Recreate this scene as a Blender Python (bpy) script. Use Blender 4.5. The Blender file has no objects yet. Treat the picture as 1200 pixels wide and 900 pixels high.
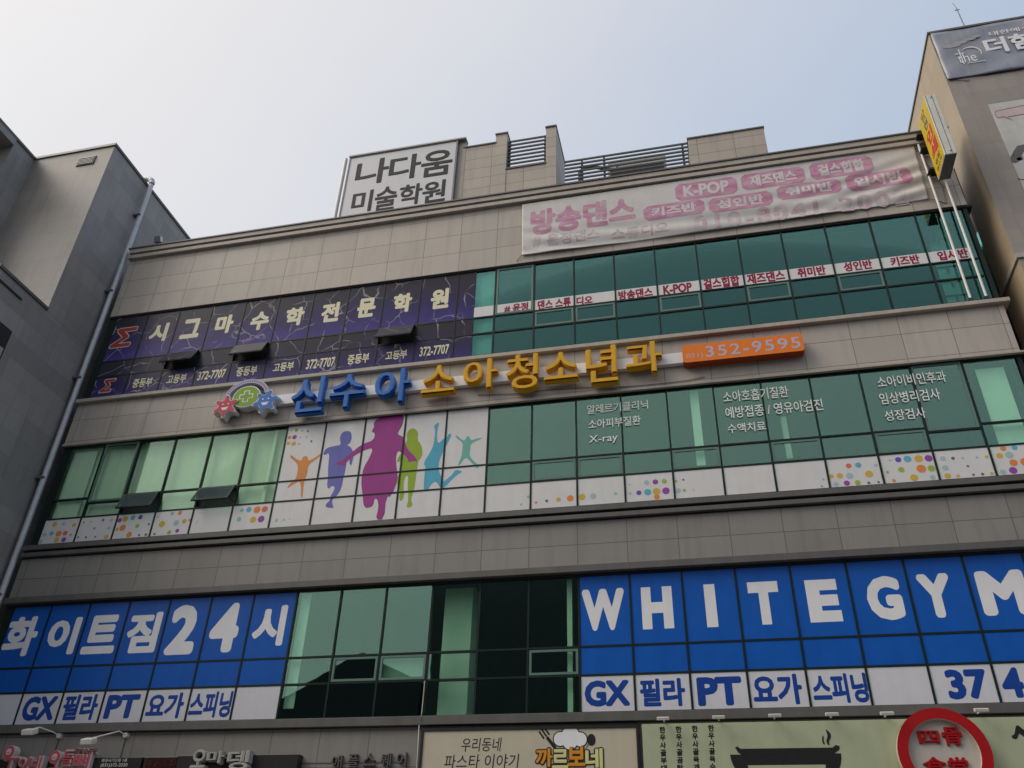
import bpy, bmesh, math, random
from mathutils import Vector, Matrix
R = math.radians
rnd = random.Random(7)
sc = bpy.context.scene
COL = sc.collection

# ------------------------------------------------------------------ camera
CAM = Vector((15.5103, -16.0779, 1.6))
YAW, PIT, ROL, FPX = R(-13.95806), R(33.28992), R(1.92519), 1003.048   # focal length in pixels of a 1200 px wide frame
fw = Vector((math.sin(YAW)*math.cos(PIT), math.cos(YAW)*math.cos(PIT), math.sin(PIT)))
r0 = Vector((math.cos(YAW), -math.sin(YAW), 0)); u0 = r0.cross(fw)
RT = r0*math.cos(ROL)+u0*math.sin(ROL); UP = -r0*math.sin(ROL)+u0*math.cos(ROL)
cd = bpy.data.cameras.new('camera'); cam = bpy.data.objects.new('camera', cd); COL.objects.link(cam)
m = Matrix.Identity(4)
for i in range(3):
    m[i][0], m[i][1], m[i][2], m[i][3] = RT[i], UP[i], -fw[i], CAM[i]
cam.matrix_world = m
cd.sensor_width = 36; cd.lens = FPX/1200*36; cd.clip_start = .1; cd.clip_end = 2000
sc.camera = cam

# ------------------------------------------------------------------ light
SUN_TO = Vector((-1.9, -1.0, 2.2)).normalized()
SUN_EL = math.asin(SUN_TO.z); SUN_AZ = math.atan2(SUN_TO.x, SUN_TO.y)      # azimuth from +Y towards +X
world = bpy.data.worlds.new('World'); sc.world = world; world.use_nodes = True
wn, wl = world.node_tree.nodes, world.node_tree.links
sky = wn.new('ShaderNodeTexSky'); sky.sky_type = 'NISHITA'; sky.sun_disc = False
sky.sun_elevation = SUN_EL; sky.sun_rotation = SUN_AZ
sky.air_density = 1.0; sky.dust_density = 8.0; sky.ozone_density = 1.0
bg = wn['Background']; bg.inputs[1].default_value = 0.15
hz = wn.new('ShaderNodeMix'); hz.data_type = 'RGBA'                  # thin even haze veiling the blue
hz.inputs[0].default_value = .84; wl.new(sky.outputs[0], hz.inputs[6]); 
tc = wn.new('ShaderNodeTexCoord'); dp = wn.new('ShaderNodeVectorMath'); dp.operation = 'DOT_PRODUCT'
wl.new(tc.outputs['Generated'], dp.inputs[0]); dp.inputs[1].default_value = SUN_TO
hr_ = wn.new('ShaderNodeMapRange'); hr_.inputs[1].default_value = .22; hr_.inputs[2].default_value = 1.0; hr_.interpolation_type = 'SMOOTHSTEP'
cn = wn.new('ShaderNodeTexNoise'); cn.inputs['Scale'].default_value = 1.6; cn.inputs['Detail'].default_value = 6      # faint uneven veil
wl.new(tc.outputs['Generated'], cn.inputs['Vector'])
ma = wn.new('ShaderNodeMath'); ma.operation = 'MULTIPLY_ADD'; wl.new(cn.outputs['Fac'], ma.inputs[0]); ma.inputs[1].default_value = .42
wl.new(dp.outputs['Value'], ma.inputs[2]); wl.new(ma.outputs[0], hr_.inputs[0])
hc = wn.new('ShaderNodeMix'); hc.data_type = 'RGBA'; wl.new(hr_.outputs[0], hc.inputs[0])
hc.inputs[6].default_value = (2.35, 2.82, 3.58, 1); hc.inputs[7].default_value = (4.25, 4.14, 4.05, 1)
wl.new(hc.outputs[2], hz.inputs[7])
wl.new(hz.outputs[2], bg.inputs[0])
ld = bpy.data.lights.new('sun', 'SUN'); ld.energy = 1.2; ld.angle = R(38); ld.color = (1, .93, .82)
lo = bpy.data.objects.new('sun', ld); COL.objects.link(lo)
lo.rotation_euler = SUN_TO.to_track_quat('Z', 'Y').to_euler(); lo.location = (-30, -10, 60)
sc.view_settings.view_transform = 'Standard'; sc.view_settings.look = 'None'
sc.view_settings.exposure = 0.46; sc.view_settings.gamma = 1.0; sc.view_settings.use_curve_mapping = False
sc.cycles.max_bounces = 8; sc.cycles.transparent_max_bounces = 12

# ------------------------------------------------------------------ helpers
def at(px, py, y):
    """point of the photograph (1200 px wide) carried to the vertical plane y, in metres"""
    d = fw + RT*((px-600)/FPX) + UP*((450-py)/FPX)
    return CAM + d*((y-CAM.y)/d.y)
def zz(z0, y):                       # height measured on the glass plane -> height on plane y
    return CAM.z + (z0-CAM.z)*(y-CAM.y)/(-CAM.y)
def box_at(xl, xr, yt, yb, y):       # rectangle of lettering measured along its middle lines
    xm, ym = (xl+xr)/2, (yt+yb)/2
    return at(xl, ym, y).x, at(xr, ym, y).x, at(xm, yb, y).z, at(xm, yt, y).z

def tag(o, label=None, cat=None, group=None, kind=None):
    if label: o['label'] = label
    if cat: o['category'] = cat
    if group: o['group'] = group
    if kind: o['kind'] = kind
    return o
def empty(name, loc, label=None, cat=None, group=None):
    o = bpy.data.objects.new(name, None); o.empty_display_size = .2
    o.location = loc; COL.objects.link(o)
    return tag(o, label, cat, group)

class MB:
    """collects shapes in world coordinates; build() links them as one mesh object"""
    def __init__(s): s.v, s.f, s.mi, s.sm = [], [], [], []
    def add(s, vs, fs, mi=0, smooth=False):
        n = len(s.v); s.v += [tuple(v) for v in vs]
        for f in fs: s.f.append([n+i for i in f]); s.mi.append(mi); s.sm.append(smooth)
        return s
    def box(s, x0, x1, y0, y1, z0, z1, mi=0):
        v = [(x, y, z) for z in (z0, z1) for y in (y0, y1) for x in (x0, x1)]
        return s.add(v, [(0,2,3,1), (4,5,7,6), (0,1,5,4), (2,6,7,3), (0,4,6,2), (1,3,7,5)], mi)
    def obox(s, c, ax, ay, az, mi=0):   # oriented box from centre and half axes
        c, ax, ay, az = Vector(c), Vector(ax), Vector(ay), Vector(az)
        v = [c + ax*i + ay*j + az*k for k in (-1, 1) for j in (-1, 1) for i in (-1, 1)]
        return s.add(v, [(0,2,3,1), (4,5,7,6), (0,1,5,4), (2,6,7,3), (0,4,6,2), (1,3,7,5)], mi)
    def tube(s, pts, r, n=10, mi=0, rings=None):
        pts = [Vector(p) for p in pts]; vs = []; fs = []
        for i, p in enumerate(pts):
            t = (pts[min(i+1, len(pts)-1)]-pts[max(i-1, 0)]).normalized()
            a = t.cross(Vector((0, 0, 1)) if abs(t.z) < .9 else Vector((0, 1, 0))).normalized(); b = t.cross(a)
            rr = r[i] if isinstance(r, (list, tuple)) else r
            vs += [p + a*math.cos(2*math.pi*k/n)*rr + b*math.sin(2*math.pi*k/n)*rr for k in range(n)]
        for i in range(len(pts)-1):
            fs += [(i*n+k, i*n+(k+1) % n, (i+1)*n+(k+1) % n, (i+1)*n+k) for k in range(n)]
        s.add(vs, fs, mi, True)
        return s.add(vs[:n]+vs[-n:], [tuple(range(n))[::-1], tuple(range(n, 2*n))], mi)
    def poly(s, pts, y0, y1, mi=0, side=None):  # extruded outline [(x,z)], front at y0 (towards -Y), back at y1
        a = sum(pts[i][0]*pts[(i+1) % len(pts)][1]-pts[(i+1) % len(pts)][0]*pts[i][1] for i in range(len(pts)))
        if a < 0: pts = pts[::-1]
        n = len(pts)
        v = [(p[0], y0, p[1]) for p in pts] + [(p[0], y1, p[1]) for p in pts]
        s.add(v, [tuple(range(n)), tuple(range(2*n-1, n-1, -1))], mi)
        return s.add(v, [(i, n+i, n+(i+1) % n, (i+1) % n) for i in range(n)], mi if side is None else side)
    def disc(s, x, z, rx, y0, y1, mi=0, n=24, rz=None, side=None):
        rz = rz or rx
        return s.poly([(x+rx*math.cos(2*math.pi*k/n), z+rz*math.sin(2*math.pi*k/n)) for k in range(n)], y0, y1, mi, side)
    def build(s, name, mats, parent=None, bevel=0):
        me = bpy.data.meshes.new(name)
        off = Vector((0, 0, 0)); p = parent
        while p is not None: off += p.location; p = p.parent
        me.from_pydata([Vector(v)-off for v in s.v], [], s.f)
        for mt in (mats if isinstance(mats, (list, tuple)) else [mats]): me.materials.append(mt)
        for p, i, q in zip(me.polygons, s.mi, s.sm): p.material_index = i; p.use_smooth = q
        me.update()
        o = bpy.data.objects.new(name, me); COL.objects.link(o)
        if parent: o.parent = parent
        if bevel:
            b = o.modifiers.new('bevel', 'BEVEL'); b.width = bevel; b.segments = 2; b.limit_method = 'ANGLE'
        return o

_tc = {}
def glyphs(body, bold=0.0, depth=0.0, space=1.0):
    """outline lettering as (verts, faces) with its bounding box moved to 0..1 (z: front 0 .. back -1 when solid)"""
    k = (body, bold, depth > 0, space)
    if k in _tc: return _tc[k]
    c = bpy.data.curves.new('lettering', 'FONT'); c.body = body; c.resolution_u = 3
    c.space_character = space
    if depth: c.extrude = .05
    o = bpy.data.objects.new('lettering', c); COL.objects.link(o)
    bpy.context.view_layer.update()
    me = bpy.data.meshes.new_from_object(o.evaluated_get(bpy.context.evaluated_depsgraph_get()))
    v0 = [v.co.copy() for v in me.vertices]; f0 = [tuple(p.vertices) for p in me.polygons]
    bpy.data.objects.remove(o); bpy.data.curves.remove(c); bpy.data.meshes.remove(me)
    vs, fs = list(v0), list(f0)
    if bold > 0:                         # heavier weight: the strokes spread in every direction, each layer a hair behind the last
        rim = [(math.cos(q*math.pi/8), math.sin(q*math.pi/8)) for q in range(16)]
        if all(ch in 'HITE' for ch in body): rim = [(1,1), (1,-1), (-1,1), (-1,-1), (1,0), (-1,0), (0,1), (0,-1)]
        for q, (ex, ey) in enumerate(rim):
            dx, dy, n = bold*ex, bold*ey, len(vs)
            vs += [Vector((v.x+dx, v.y+dy, v.z-(q+1)*.0035)) for v in v0]; fs += [tuple(n+i for i in f) for f in f0]
    xs = [v.x for v in vs]; ys = [v.y for v in vs]
    x0, x1, y0, y1 = min(xs), max(xs), min(ys), max(ys)
    vs = [Vector(((v.x-x0)/(x1-x0), (v.y-y0)/(y1-y0), (v.z-.05)/.1 if depth else v.z)) for v in vs]
    _tc[k] = (vs, fs); return _tc[k]
def letter(mb, body, x0, x1, z0, z1, y, depth=0.0, bold=0.0, mi=0, space=1.0, shear=0.0):
    """lettering facing -Y with its front at y"""
    vs, fs = glyphs(body, bold, depth, space)
    mb.add([(x0+v.x*(x1-x0)+shear*(v.y-.5)*(z1-z0), y - v.z*(depth or .02), z0+v.y*(z1-z0)) for v in vs], fs, mi)
    return mb

# ------------------------------------------------------------------ materials
def nt(name):
    mt = bpy.data.materials.new(name); mt.use_nodes = True
    n = mt.node_tree.nodes; return mt, n, mt.node_tree.links, n['Principled BSDF']
def mth(n, l, op, a, b=None, c=None):
    q = n.new('ShaderNodeMath'); q.operation = op
    for i, v in enumerate((a, b, c)):
        if v is None: continue
        if hasattr(v, 'links'): l.new(v, q.inputs[i])
        else: q.inputs[i].default_value = v
    return q.outputs[0]
def mixc(n, l, f, a, b):
    q = n.new('ShaderNodeMix'); q.data_type = 'RGBA'
    for s, v in ((q.inputs[0], f), (q.inputs[6], a), (q.inputs[7], b)):
        if hasattr(v, 'links'): l.new(v, s)
        else: s.default_value = v if not isinstance(v, tuple) else (*v, 1)
    return q.outputs[2]
def noise(n, l, vec, scale, detail=4, rough=.55):
    q = n.new('ShaderNodeTexNoise'); q.inputs['Scale'].default_value = scale
    q.inputs['Detail'].default_value = detail; q.inputs['Roughness'].default_value = rough
    l.new(vec, q.inputs['Vector']); return q.outputs['Fac']
def pos(n, l, sx=1, sy=1, sz=1):
    g = n.new('ShaderNodeNewGeometry'); q = n.new('ShaderNodeVectorMath'); q.operation = 'MULTIPLY'
    q.inputs[1].default_value = (sx, sy, sz); l.new(g.outputs['Position'], q.inputs[0]); return q.outputs[0]
def ramp(n, l, f, stops):
    q = n.new('ShaderNodeValToRGB'); e = q.color_ramp.elements
    while len(e) < len(stops): e.new(.5)
    for k, (p, c) in zip(e, stops): k.position = p; k.color = (*c, 1) if isinstance(c, tuple) else (c, c, c, 1)
    l.new(f, q.inputs[0]); return q.outputs[0]

def plain(name, col, rough=.5, var=.12, scale=3.0, metal=0.0, spec=.5, streak=True):
    """painted / printed surface with faint uneven wear"""
    mt, n, l, b = nt(name)
    f = noise(n, l, pos(n, l), scale)
    if streak:
        g = noise(n, l, pos(n, l, 6, 6, .7), 1.0); f = mth(n, l, 'MULTIPLY_ADD', g, .5, mth(n, l, 'MULTIPLY', f, .5))
    dk = tuple(c*(1-var*1.6) for c in col); lt = tuple(min(1, c*(1+var*.8)) for c in col)
    l.new(ramp(n, l, f, [(.3, dk), (.7, lt)]), b.inputs['Base Color'])
    b.inputs['Roughness'].default_value = rough; b.inputs['Metallic'].default_value = metal
    b.inputs['Specular IOR Level'].default_value = spec
    return mt

def stone(name, col, axis='x', w=1.0, h=.64, ox=0.0, oz=0.0, joint=.017, var=.08, rough=.55, half=False, jd=.2, streak=.32):
    mt, n, l, b = nt(name)
    g = n.new('ShaderNodeNewGeometry'); sx = n.new('ShaderNodeSeparateXYZ'); l.new(g.outputs['Position'], sx.inputs[0])
    u = sx.outputs[0] if axis == 'x' else sx.outputs[1]
    if axis == 'xy': u = mth(n, l, 'ADD', sx.outputs[0], sx.outputs[1])
    U = mth(n, l, 'DIVIDE', mth(n, l, 'SUBTRACT', u, ox), w); V = mth(n, l, 'DIVIDE', mth(n, l, 'SUBTRACT', sx.outputs[2], oz), h)
    fv = mth(n, l, 'FLOOR', V)
    if half: U = mth(n, l, 'MULTIPLY_ADD', mth(n, l, 'MODULO', fv, 2.0), .5, U)
    fu = mth(n, l, 'FLOOR', U)
    cu = mth(n, l, 'SUBTRACT', U, fu); cv = mth(n, l, 'SUBTRACT', V, fv)
    ju = mth(n, l, 'LESS_THAN', mth(n, l, 'ABSOLUTE', mth(n, l, 'SUBTRACT', mth(n, l, 'ABSOLUTE', mth(n, l, 'SUBTRACT', cu, .5)), .5)), joint/w/2)
    jv = mth(n, l, 'LESS_THAN', mth(n, l, 'ABSOLUTE', mth(n, l, 'SUBTRACT', mth(n, l, 'ABSOLUTE', mth(n, l, 'SUBTRACT', cv, .5)), .5)), joint/h/2)
    J = mth(n, l, 'MAXIMUM', ju, jv)
    cb = n.new('ShaderNodeCombineXYZ'); l.new(fu, cb.inputs[0]); l.new(fv, cb.inputs[1])
    wnz = n.new('ShaderNodeTexWhiteNoise'); l.new(cb.outputs[0], wnz.inputs['Vector'])
    t = mth(n, l, 'MULTIPLY_ADD', wnz.outputs['Value'], .55, mth(n, l, 'MULTIPLY', noise(n, l, pos(n, l), 2.2, 5), .45))
    base = ramp(n, l, t, [(.2, tuple(c*(1-var) for c in col)), (.8, tuple(c*(1+var) for c in col))])
    fine = noise(n, l, pos(n, l), 60, 2)
    base = mixc(n, l, mth(n, l, 'MULTIPLY', fine, .16), base, tuple(c*.45 for c in col))
    st = noise(n, l, pos(n, l, 5, 5, .45), 1.0, 5, .6)         # rain streaks
    base = mixc(n, l, mth(n, l, 'MULTIPLY', ramp(n, l, st, [(.5, 0.0), (.75, 1.0)]), streak), base, tuple(c*.5 for c in col))
    base = mixc(n, l, mth(n, l, 'MULTIPLY', J, 1-jd), base, tuple(c*.3 for c in col))
    l.new(base, b.inputs['Base Color']); b.inputs['Roughness'].default_value = rough
    bp = n.new('ShaderNodeBump'); bp.inputs['Strength'].default_value = .25; bp.inputs['Distance'].default_value = .01
    l.new(mth(n, l, 'SUBTRACT', mth(n, l, 'MULTIPLY', fine, .2), J), bp.inputs['Height']); l.new(bp.outputs[0], b.inputs['Normal'])
    return mt

def glass_mat(name, trans, refl, rough=.012, wavy=.02, graze=.35):
    """tinted reflective glazing: a transparent tint under a coloured mirror coat"""
    mt, n, l, b = nt(name); n.remove(b)
    out = n['Material Output']
    tr = n.new('ShaderNodeBsdfTransparent'); tr.inputs[0].default_value = (*trans, 1)
    gl = n.new('ShaderNodeBsdfGlossy'); gl.inputs['Roughness'].default_value = rough
    fr = n.new('ShaderNodeFresnel'); fr.inputs[0].default_value = 1.5
    c = mixc(n, l, mth(n, l, 'MULTIPLY', fr.outputs[0], graze), refl, (.75, .8, .78))
    l.new(c, gl.inputs['Color'])
    bp = n.new('ShaderNodeBump'); bp.inputs['Strength'].default_value = wavy; bp.inputs['Distance'].default_value = .05
    l.new(noise(n, l, pos(n, l), 1.3, 1), bp.inputs['Height']); l.new(bp.outputs[0], gl.inputs['Normal'])
    ad = n.new('ShaderNodeAddShader'); l.new(tr.outputs[0], ad.inputs[0]); l.new(gl.outputs[0], ad.inputs[1])
    l.new(ad.outputs[0], out.inputs['Surface']); return mt

M = {}
M['stone_up'] = stone('beige_stone', (.435, .388, .335), oz=16.10)
M['stone_mid'] = stone('beige_stone_middle', (.43, .385, .335), oz=12.69)
M['stone_low'] = stone('grey_beige_stone', (.235, .225, .205), oz=8.39, joint=.016)
M['stone_shop'] = stone('grey_stone', (.225, .215, .20), oz=4.28, joint=.016)
M['stone_roof'] = stone('beige_stone_roof', (.41, .36, .30), ox=.4, oz=20.2, h=.42)
M['ledge'] = plain('ledge_stone', (.40, .36, .31), .6)
M['ledge_dark'] = plain('dark_ledge_metal', (.10, .097, .092), .5, .15)
M['groove'] = plain('groove_black', (.02, .02, .02), .8)  # near-black also stands in for shade in recesses and under ledges
M['frame'] = plain('green_black_aluminium', (.008, .020, .016), .45, .1, spec=.2)
M['sash'] = plain('green_grey_sash', (.10, .19, .155), .4, .08)
M['glass'] = glass_mat('green_glass', (.72, .85, .775), (.054, .090, .079))
M['glass_top'] = glass_mat('green_glass_dimmed', (.50, .70, .66), (.020, .048, .050), graze=.2)  # copy of the green glass, its reflection cut to darken the top floor
M['glass_left'] = glass_mat('green_glass_evened', (.82, .91, .83), (.026, .041, .033), graze=.12)  # copy of the green glass, clearer and less mirrored to even out reflected sky
M['sky_glass'] = glass_mat('teal_glass', (.3, .5, .45), (.22, .38, .35))
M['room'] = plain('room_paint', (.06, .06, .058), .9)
M['white_in'] = plain('interior_white', (.80, .80, .76), .8, .05)
M['blind'] = plain('blind_grey', (.78, .80, .76), .8, .06)
M['blind_toned'] = plain('blind_toned', (.70, .72, .66), .8, .06)
M['blind_half'] = plain('blind_half', (.36, .38, .35), .8, .06)
M['dark_side'] = plain('side_render', (.16, .155, .15), .9)
M['white_film'] = plain('white_film', (.66, .655, .65), .35, .05)
M['white_print'] = plain('white_print', (.76, .76, .78), .4, .04, spec=.2)
M['text_white'] = plain('text_white', (.82, .82, .80), .5, .03, spec=.2)
M['cream'] = plain('cream_print', (.72, .68, .47), .4, .05, spec=.2)
M['gym_white'] = plain('gym_white_film', (.62, .625, .67), .35, .05)
M['blue_film'] = plain('blue_film', (.008, .10, .45), .3, .08, spec=.2)
M['blue_print'] = plain('blue_print', (.010, .055, .30), .4, .05, spec=.2)
M['crimson'] = plain('crimson_print', (.28, .012, .05), .4, .05, spec=.2)
M['metal'] = plain('galvanised', (.52, .55, .58), .5, .14, 8, metal=.2)
M['pole'] = plain('white_steel', (.72, .70, .64), .4, .08)
M['steel'] = plain('grey_steel', (.14, .145, .15), .45, .1)
M['coping'] = plain('coping_metal', (.10, .095, .09), .45, .1)
M['black'] = plain('black_paint', (.012, .012, .013), .4, .1)

# academy film: printed night pattern with pale crack lines
def academy_mat():
    mt, n, l, b = nt('purple_cracked_print')
    p = pos(n, l, 1, 1, 1)
    ns = n.new('ShaderNodeTexNoise'); ns.inputs['Scale'].default_value = 2.5; l.new(p, ns.inputs['Vector'])
    ad = n.new('ShaderNodeVectorMath'); ad.operation = 'MULTIPLY_ADD'; ad.inputs[1].default_value = (.25,)*3
    l.new(ns.outputs['Color'], ad.inputs[0]); l.new(p, ad.inputs[2])
    vo = n.new('ShaderNodeTexVoronoi'); vo.feature = 'DISTANCE_TO_EDGE'; vo.inputs['Scale'].default_value = 1.55; l.new(ad.outputs[0], vo.inputs['Vector'])
    crack = ramp(n, l, vo.outputs['Distance'], [(.006, 1.0), (.022, 0.0)])
    msk = ramp(n, l, noise(n, l, p, 1.7, 2), [(.42, 0.0), (.6, 1.0)])
    sx = n.new('ShaderNodeSeparateXYZ'); l.new(p, sx.inputs[0])
    v = mth(n, l, 'FRACT', mth(n, l, 'DIVIDE', mth(n, l, 'SUBTRACT', sx.outputs[2], 14.55), 1.53))   # printed fade of each upper sheet
    f = mth(n, l, 'ADD', v, mth(n, l, 'MULTIPLY_ADD', noise(n, l, p, 1.6, 3), .7, -.35))
    base = ramp(n, l, f, [(.05, (.060, .045, .22)), (.42, (.036, .029, .105)), (.85, (.036, .033, .048))])
    c = mixc(n, l, mth(n, l, 'MULTIPLY', mth(n, l, 'MULTIPLY', crack, msk), .75), base, (.42, .40, .42))
    l.new(c, b.inputs['Base Color']); b.inputs['Roughness'].default_value = .3; b.inputs['Specular IOR Level'].default_value = .12
    return mt
M['academy'] = academy_mat()

def flat(name, r, g, b_, rough=.6): 
    M[name] = plain(name, (r, g, b_), rough, .06, spec=.25); return M[name]

# ------------------------------------------------------------------ ground
g = MB(); g.box(-400, 400, -400, 600, -.4, -.004)
tag(g.build('road', plain('asphalt', (.05, .05, .052), .9, .2, 6)), kind='structure')
g = MB(); g.box(-60, 60, -5.0, -.5, -.3, .13)
tag(g.build('pavement', stone('paving', (.30, .29, .28), axis='xy', w=.3, h=.3, joint=.006)), kind='structure')

# ------------------------------------------------------------------ main building
XL, XR = -.2, 22.12
bld = empty('commercial_building', (11, 0, 0), 'beige stone office block of four storeys with green glass window strips', 'building')
Y0 = -.06                                             # face of the stone
def band(z0, z1, mat, x0=XL, x1=XR, y0=Y0, y1=.35, name='wall'):
    return MB().box(x0, x1, y0, y1, z0, z1).build(name, M[mat], bld)
band(zz(16.15, Y0), 18.2, 'stone_up')
band(zz(12.02, Y0), zz(13.30, Y0), 'stone_mid')
band(zz(7.97, Y0), zz(8.97, Y0), 'stone_low')
band(3.0, zz(5.02, Y0), 'stone_shop')
# glazed shopfront under the signs (below the photograph): dark panels between piers
sf = MB()
for k in range(6):
    x = XL+k*(XR-XL-.5)/5; sf.box(x, x+.5, Y0, .35, 0, 2.998)
sf.build('pier', M['stone_shop'], bld)
MB().box(XL+.1, XR-.1, .2, .24, .13, 2.99).build('shopfront', M['glass'], bld)
def strip(z0, z1, y, mat, name='ledge', x0=XL-.02, x1=XR+.12, back=.3):
    return MB().box(x0, x1, y, back, zz(z0, y), zz(z1, y)).build(name, M[mat], bld, .006)
# roof coping: two fascias, the shade beneath each painted as a black groove
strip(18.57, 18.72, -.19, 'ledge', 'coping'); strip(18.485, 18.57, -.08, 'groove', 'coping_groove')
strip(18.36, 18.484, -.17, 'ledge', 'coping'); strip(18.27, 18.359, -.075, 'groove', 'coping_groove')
MB().box(XL-.06, XR+.16, -.22, .34, zz(18.72, -.19)+.002, zz(18.72, -.19)+.05).build('coping_cap', M['coping'], bld, .004)
strip(16.08, 16.145, -.03, 'groove', 'window_head')  # black strip stands in for the shaded underside over the glass
strip(13.31, 13.41, -.17, 'ledge', 'sill'); strip(13.262, 13.308, -.075, 'groove', 'sill_shade')  # the black strip paints the shadow line under the sill
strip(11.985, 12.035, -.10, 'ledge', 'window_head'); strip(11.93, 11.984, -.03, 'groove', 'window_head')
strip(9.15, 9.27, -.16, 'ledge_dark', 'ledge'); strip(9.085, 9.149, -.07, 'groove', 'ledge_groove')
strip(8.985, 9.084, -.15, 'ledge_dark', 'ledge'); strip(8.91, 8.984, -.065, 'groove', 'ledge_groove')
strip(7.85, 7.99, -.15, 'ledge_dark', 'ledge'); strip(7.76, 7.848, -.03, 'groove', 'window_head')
strip(5.02, 5.18, -.16, 'ledge_dark', 'sill'); strip(4.985, 5.018, -.07, 'groove', 'sill_shade')
# ends, back, floors, roof
MB().box(XL, XL+.14, .352, 12, 0, 18.1).box(XR-.14, XR, .352, 12, 0, 18.1).box(XL, XR, 12.002, 12.2, 0, 18.1).build('side_wall', M['dark_side'], bld)
MB().box(XL+.15, XR-.15, .352, 11.99, 17.5, 17.8).build('roof', plain('roof_screed', (.25, .25, .24), .9), bld)
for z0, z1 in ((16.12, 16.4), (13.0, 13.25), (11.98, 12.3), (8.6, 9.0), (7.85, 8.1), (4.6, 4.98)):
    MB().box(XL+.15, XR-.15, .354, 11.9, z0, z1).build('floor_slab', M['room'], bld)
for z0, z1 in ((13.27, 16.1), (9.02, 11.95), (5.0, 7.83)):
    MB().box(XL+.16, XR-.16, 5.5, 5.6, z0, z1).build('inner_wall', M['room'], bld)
for z0, z1 in ((5.16, 7.75), (9.25, 11.92), (13.39, 16.07)):
    MB().box(XL, XL+.19, 0, .30, z0, z1).build('corner_post', M['frame'], bld)
    MB().box(XR-.09, XR, 0, .30, z0, z1).build('corner_post', M['frame'], bld)

# windows: one per bay and storey
STOR = {'top': (13.39, 14.05, 14.55, 16.08), 'mid': (9.25, 9.91, 10.42, 11.935), 'low': (5.16, 5.83, 6.36, 7.76)}
SASH = {('top', 11): [2], ('top', 12): [1], ('top', 13): [1], ('top', 15): [1], ('top', 17): [1], ('top', 19): [1],
        ('mid', 12): [1], ('mid', 13): [1], ('mid', 15): [1], ('mid', 17): [1], ('mid', 19): [1], ('mid', 20): [2], ('mid', 1): [2],
        ('low', 8): [1], ('low', 9): [1], ('low', 12): [1]}
OPEN = {('top', 2): 28, ('top', 4): 26, ('top', 8): 25, ('mid', 2): 22, ('mid', 4): 27}
for st, (a, t1, t2, b_) in STOR.items():
    for i in range(22):
        x0, x1 = float(i), float(i+1)
        fr = MB()
        fr.box(x0-.019, x0+.019, -.012, .07, a, b_)
        xs0, xs1 = x0+.0195, x1-.0195
        for z in (t1, t2):
            if (st, i) == ('mid', 1) and z == t2: z = t2-.14
            if (st, i) == ('mid', 20) and z == t2: z = t2-.10
            fr.box(xs0, xs1, -.008, .065, z-.019, z+.019)
        fr.box(xs0, xs1, -.006, .06, a, a+.025).box(xs0, xs1, -.006, .06, b_-.025, b_)
        lim = [a, t1, t2, b_]
        if (st, i) in SASH:
            for r_ in SASH[(st, i)]:
                zl, zh = lim[r_]+.03, lim[r_+1]-.03
                if (st, i) == ('mid', 20): zl -= .10
                if (st, i) == ('mid', 1): zl -= .14
                e = .045
                fr.box(xs0+.01, xs0+.01+e, -.003, .03, zl, zh, 1).box(xs1-.01-e, xs1-.01, -.003, .03, zl, zh, 1)
                fr.box(xs0+.01+e, xs1-.01-e, -.002, .03, zl, zl+e, 1).box(xs0+.01+e, xs1-.01-e, -.002, .03, zh-e, zh, 1)
        w = fr.build('window', [M['frame'], M['sash']], bld)
        pn = MB()
        tilt = [(rnd.uniform(-1, 1)*.0022, rnd.uniform(-1, 1)*.0022) for _ in range(3)]
        for k in range(3):
            if k == 1 and (st, i) in OPEN: continue
            zl, zh = lim[k], lim[k+1]; d = tilt[k]
            y0, y1 = .014, .022                        # panes sit a hair out of true, as real ones do
            v = [(x, yy+d[0]*(x-x0-.5)+d[1]*(z-zl), z) for z in (zl, zh) for yy in (y0, y1) for x in (x0+.01, x1-.01)]
            pn.add(v, [(0,2,3,1), (4,5,7,6), (0,1,5,4), (2,6,7,3), (0,4,6,2), (1,3,7,5)])
        pn.build('pane', M['glass_top' if st == 'top' else 'glass_left' if st == 'mid' and i < 6 else 'glass'], w)
for (st, i), ang in OPEN.items():                      # top-hung sashes pushed open
    a, t1, t2, b_ = STOR[st]; ln = t2-t1-.03; c, s = math.cos(R(ang)), math.sin(R(ang))
    def P(u, d, x): return (x, -.02-u*s-d*c, t2-.02-u*c+d*s)    # u down the sash, d outwards
    def slab(mb, u0, u1, d0, d1, xa, xb, mi=0):
        v = [P(u, d, x) for u in (u0, u1) for d in (d0, d1) for x in (xa, xb)]
        mb.add(v, [(0,1,3,2), (4,6,7,5), (0,4,5,1), (2,3,7,6), (0,2,6,4), (1,5,7,3)], mi)
    xa, xb = i+.03, i+.97
    sh = MB(); slab(sh, 0, ln, 0, .035, xa, xa+.05); slab(sh, 0, ln, 0, .035, xb-.05, xb)
    slab(sh, 0, .05, .001, .034, xa+.05, xb-.05); slab(sh, ln-.05, ln, .001, .034, xa+.05, xb-.05)
    for x in (xa+.015, xb-.015):                       # stays
        sh.tube([P(ln*.8, .0, x), (x, .0, t1+.1)], .009, 6)
    o = sh.build('open_sash', M['frame'], bld)
    gp = MB(); slab(gp, .03, ln-.03, .037, .043, xa+.01, xb-.01)
    gp.build('sash_film' if st == 'top' else 'pane', M['academy'] if st == 'top' else M['glass'], o)
    MB().box(i+.02, i+.98, .066, .1, t1+.02, t2-.02).build('opening_dark_sheet', M['groove'], bld)  # black sheet stands in for the unlit room behind the sash

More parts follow.
